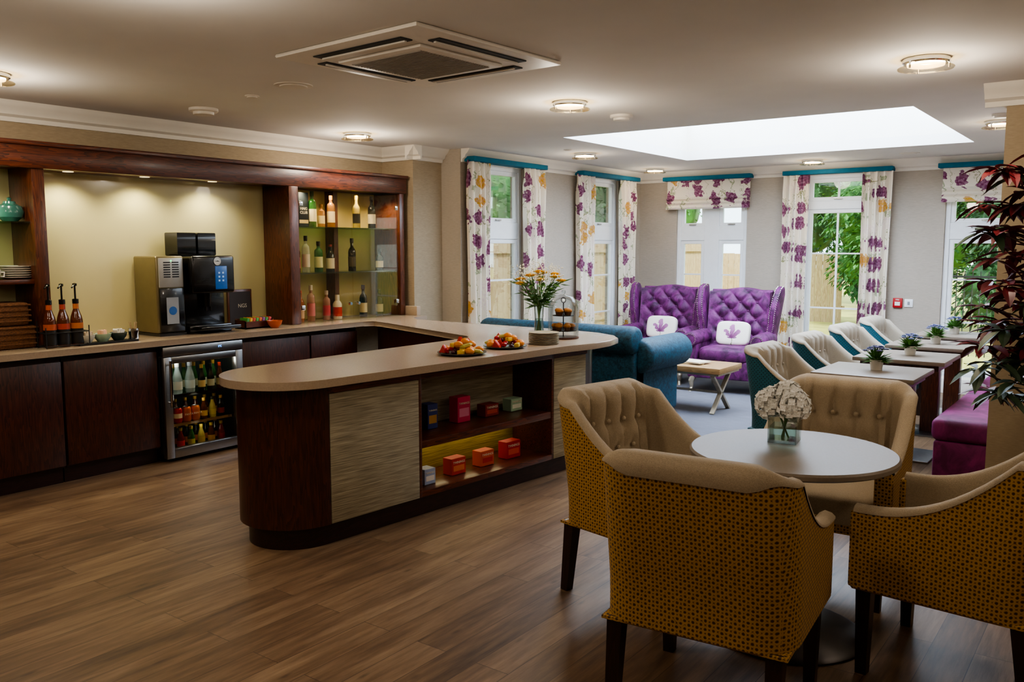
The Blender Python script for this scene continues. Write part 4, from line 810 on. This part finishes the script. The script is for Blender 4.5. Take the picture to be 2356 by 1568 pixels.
# wing chairs
SIL=mat('silver_leg_paint','#b3a893',.35,.6,var=.15); NAIL=mat('nailhead','#d8d2c8',.25,.9)
def wing(label,loc,rz,src=None):
    o=thing('wing_chair',label,'armchair',loc,rz,'purple wing chairs')
    def tz(x): return 1.05+.07*cos(x/.34*PI*.5)+.03*(abs(x)/.34)**4
    TA=.096
    def bf(u_,v):
        x=-.34+.68*u_; z=.38+(tz(x)-.38)*v; q=abs(sin(PI*(x/TA+z/TA)*.5)*sin(PI*(x/TA-z/TA)*.5))**.6; e=min(1,4*min(u_,1-u_),6*(1-v)); return Vector((x,-.19-.17*(z-.38)+.05*q*e+.06*(abs(x)/.34)**3,z))
    def bb(u_,v): x=-.34+.68*u_; z=.16+(tz(x)-.16)*v; return Vector((x,-.36-.13*(z-.38),z))
    bk=MB().slab(bf,bb,64,64).build('tufted_back',PURP,o,ang=80)
    for iz in range(6,11):
        for ix in range(-3,4):
            if (ix+iz)%2: continue
            x=ix*TA; z=iz*TA
            if abs(x)<.27 and z<1.0: MB().ell((0,0,0),(.011,.008,.011),1,8,6).build('button',PURP,bk).location=(x,-.185-.17*(z-.38)+.06*(abs(x)/.34)**3,z)
    MB().cyl((-.34,-.37,1.07),(.34,-.37,1.07),.03,n=12).build('top_roll',PURP,o)
    for sg_ in (-1,1):
        W_=[(-.30,.50),(-.42,1.06),(-.37,1.13),(-.30,1.145),(-.22,1.12),(-.15,1.04),(-.10,.93),(-.09,.82),(-.12,.72),(-.10,.62),(-.10,.50)]
        mb=MB().ext([(sg_*(.335+.12*max(0,z-.6)),y,z) for y,z in W_],(sg_*.075,0,0),.025,3); mb.build('wing',PURP,o,ang=60)
        MB().box((sg_*.30,-.36,.16),(sg_*.395,.32,.56),.025,3).cyl((sg_*.365,-.2,.575),(sg_*.365,.345,.575),.085,n=24,rnd=.02).build('arm',PURP,o,ang=50)
        mb=MB()
        for i in range(22): a=2*PI*i/22; mb.ell((sg_*.365+.062*cos(a),.347,.575+.062*sin(a)),(.006,.004,.006),1,6,4)
        mb.build('arm_nailheads',NAIL,o,kind='stuff'); mb=MB()
        for i in range(14): mb.ell((sg_*.385,.322,.2+i*.024),(.006,.004,.006),1,6,4)
        mb.build('front_nailheads',NAIL,o,kind='stuff'); mb=MB()
        for (y0,z0),(y1,z1) in zip(W_[2:9],W_[3:10]):
            for i in range(5): t=i/5; y=y0+(y1-y0)*t; z=z0+(z1-z0)*t; mb.ell((sg_*(.345+.12*max(0,z-.6)),y+.004,z),(.006,.006,.006),1,6,4); mb.ell((sg_*(.40+.12*max(0,z-.6)),y+.004,z),(.006,.006,.006),1,6,4)
        mb.build('wing_nailheads',NAIL,o,kind='stuff')
        MB().tube([(sg_*.33,.28,.18),(sg_*.35,.31,.12),(sg_*.345,.30,.05),(sg_*.355,.33,.0)],[.035,.03,.017,.022],10).build('leg',SIL,o); MB().tube([(sg_*.31,-.30,.18),(sg_*.31,-.33,.09),(sg_*.32,-.39,0)],[.03,.02,.018],10).build('leg',SIL,o)
    MB().box((-.32,-.33,.16),(.32,.33,.36),.02).build('seat_rail',PURP,o); MB().ell((0,.07,.42),(.285,.30,.085),.4,26,12).build('seat_cushion',PURP,o,ang=70)
    return o
w1=wing('purple velvet wing chair nearer the far corner, behind the sofa',(-4.64,9.24,0),face(.12,-1)); w2=again(w1,(-3.66,9.02,0),face(.10,-1),'purple velvet wing chair on the right, beside the coffee table')
def cush(label,ch,rz):
    o=MB().ell((0,0,0),(.185,.055,.135),.42,36,18).build('cushion',LILY,label=label,cat='cushion',ang=80); R=Matrix.Rotation(rz,3,'Z'); o.location=Vector(ch.location)+R@Vector((0,-.05,.625)); o.rotation_euler=(math.radians(16),0,rz)
cush('white cushion with purple lily on the left wing chair',w1,face(.12,-1)); cush('white cushion with purple lily on the right wing chair',w2,face(.10,-1))
# coffee table
ctb=thing('coffee_table','pale wood coffee table with crossed silver legs by the purple chairs','table',(-3.62,7.74,0)); CW=wood('pale_worn_wood','#80603c','#b08c5c',1,(1.2,14,14),.5,.1)
MB().box((-.48,-.27,.40),(.48,.27,.455),.006).build('table_top',CW,ctb); MB().box((-.46,-.25,.38),(.46,.25,.40)).build('apron',SIL,ctb)
for sx_ in (-1,1): 
    for f_ in (-1,1): MB().box((-.022,-.012,-.27),(.022,.012,.27),.003,1,Matrix.Translation((sx_*.38,0,.19))@Matrix.Rotation(f_*.83,4,'X')).build('crossed_leg',SIL,ctb)
MB().cyl((-.38,0,.19),(.38,0,.19),.012).build('stretcher',SIL,ctb)
for i,(cc,lb) in enumerate((('#cbb894','tan booklet lying on the coffee table, underneath'),('#e4d9c0','cream booklet lying on top on the coffee table'))):
    o=thing('booklet',lb,'book',(-3.55+i*.03,7.72,.456+i*.0125),.3-i*.5); MB().box((-.14,-.1,0),(.14,.1,.002)).box((-.14,-.1,.010),(.14,.1,.012)).build('cover',pc(cc),o); MB().box((-.135,-.095,.002),(.137,.095,.010)).build('pages',pc('#efe8da'),o)
# wall fittings
p=PY(2066,696,10.48); o=thing('fire_alarm_point','red fire alarm call point on the far wall','alarm',(p.x,10.48,p.z)); MB().box((-.05,-.03,-.055),(.05,0,.055),.006).build('case',pc('#b01a20'),o); MB().box((-.028,-.034,-.03),(.028,-.03,.012)).build('break_glass',pc('#e8e2dc'),o); text('FIRE',.022,(0,-.0315,.035),pc('#f2eee8'),o,'Y')
p=PY(2091,697,10.48); o=thing('wall_switch','white switch plate right of the fire alarm point','switch',(p.x,10.48,p.z)); MB().box((-.045,-.012,-.045),(.045,0,.045),.004).build('plate',UPVC,o); MB().box((-.012,-.018,-.018),(.012,-.012,.018),.002).build('rocker',pc('#8a8f94'),o)
# red-leaved plant
pt=thing('artificial_tree','tall plant with dark red and green leaves beside the wall pier','plant',(-.40,5.28,0)); MB().lathe([(0,0),(.14,0),(.18,.3),(.165,.3),(.13,.03),(0,.03)],n=28).build('pot',mat('brown_pot','#3a2a22',.5),pt)
MB().lathe([(0,.27),(.168,.27),(0,.272)],n=20).build('soil',BARK,pt)
red=MB(); grn=MB(); stems=MB().tube([(0,0,.05),(.02,.01,.8),(-.01,-.01,1.4),(.0,0,1.95)],[.025,.02,.016,.008],8)
for i in range(118):
    z=.72+1.26*i/118; a=random.uniform(0,2*PI); ln=random.uniform(.12,.43)*(1 if z<1.8 else .75); e=Vector((ln*cos(a),ln*sin(a),z+random.uniform(-.02,.12))); stems.tube([(0,0,z-.08),e*.5+Vector((0,0,(z-.02)*.5)),e],[.007,.005,.003],5)
    tgt=red if random.random()<(.25 if z<1.0 else .82) else grn
    for j in range(8):
        b=2*PI*j/8+a; tgt.blade(e-Vector((cos(a),sin(a),0))*.03*(j%3),Vector((cos(b),sin(b),random.uniform(-.7,.4))),random.uniform(.12,.18),random.uniform(.05,.066))
stems.build('branches',BARK,pt); red.build('red_leaves',mat('dark_red_leaf','#641c22',.45,var=.4,scale=9),pt); grn.build('green_leaves',mat('dark_green_leaf','#42543c',.45,var=.4,scale=9),pt)
# ---------------------------------------------------------------- light and camera
W=bpy.data.worlds.new('World'); S.world=W; W.use_nodes=True; bg=W.node_tree.nodes['Background']; bg.inputs[0].default_value=(.78,.89,1,1); bg.inputs[1].default_value=4.0
su=bpy.data.lights.new('sun','SUN'); su.energy=7; su.angle=.05; su.color=(1,.95,.85); o=bpy.data.objects.new('sun',su); COL.objects.link(o); o.rotation_euler=Vector((-.45,.55,-.7)).to_track_quat('-Z','Y').to_euler()
cam=bpy.data.cameras.new('cam'); cam.sensor_width=36; cam.sensor_fit='HORIZONTAL'; cam.lens=FPX*36/2356; cam.clip_end=200; o=bpy.data.objects.new('camera',cam); COL.objects.link(o); o.location=(0,0,H); o.rotation_euler=(PI/2-T,0,A); S.camera=o
try:
    S.view_settings.view_transform='AgX'; S.view_settings.look='AgX - Medium High Contrast'; S.view_settings.exposure=0.2
except Exception: pass
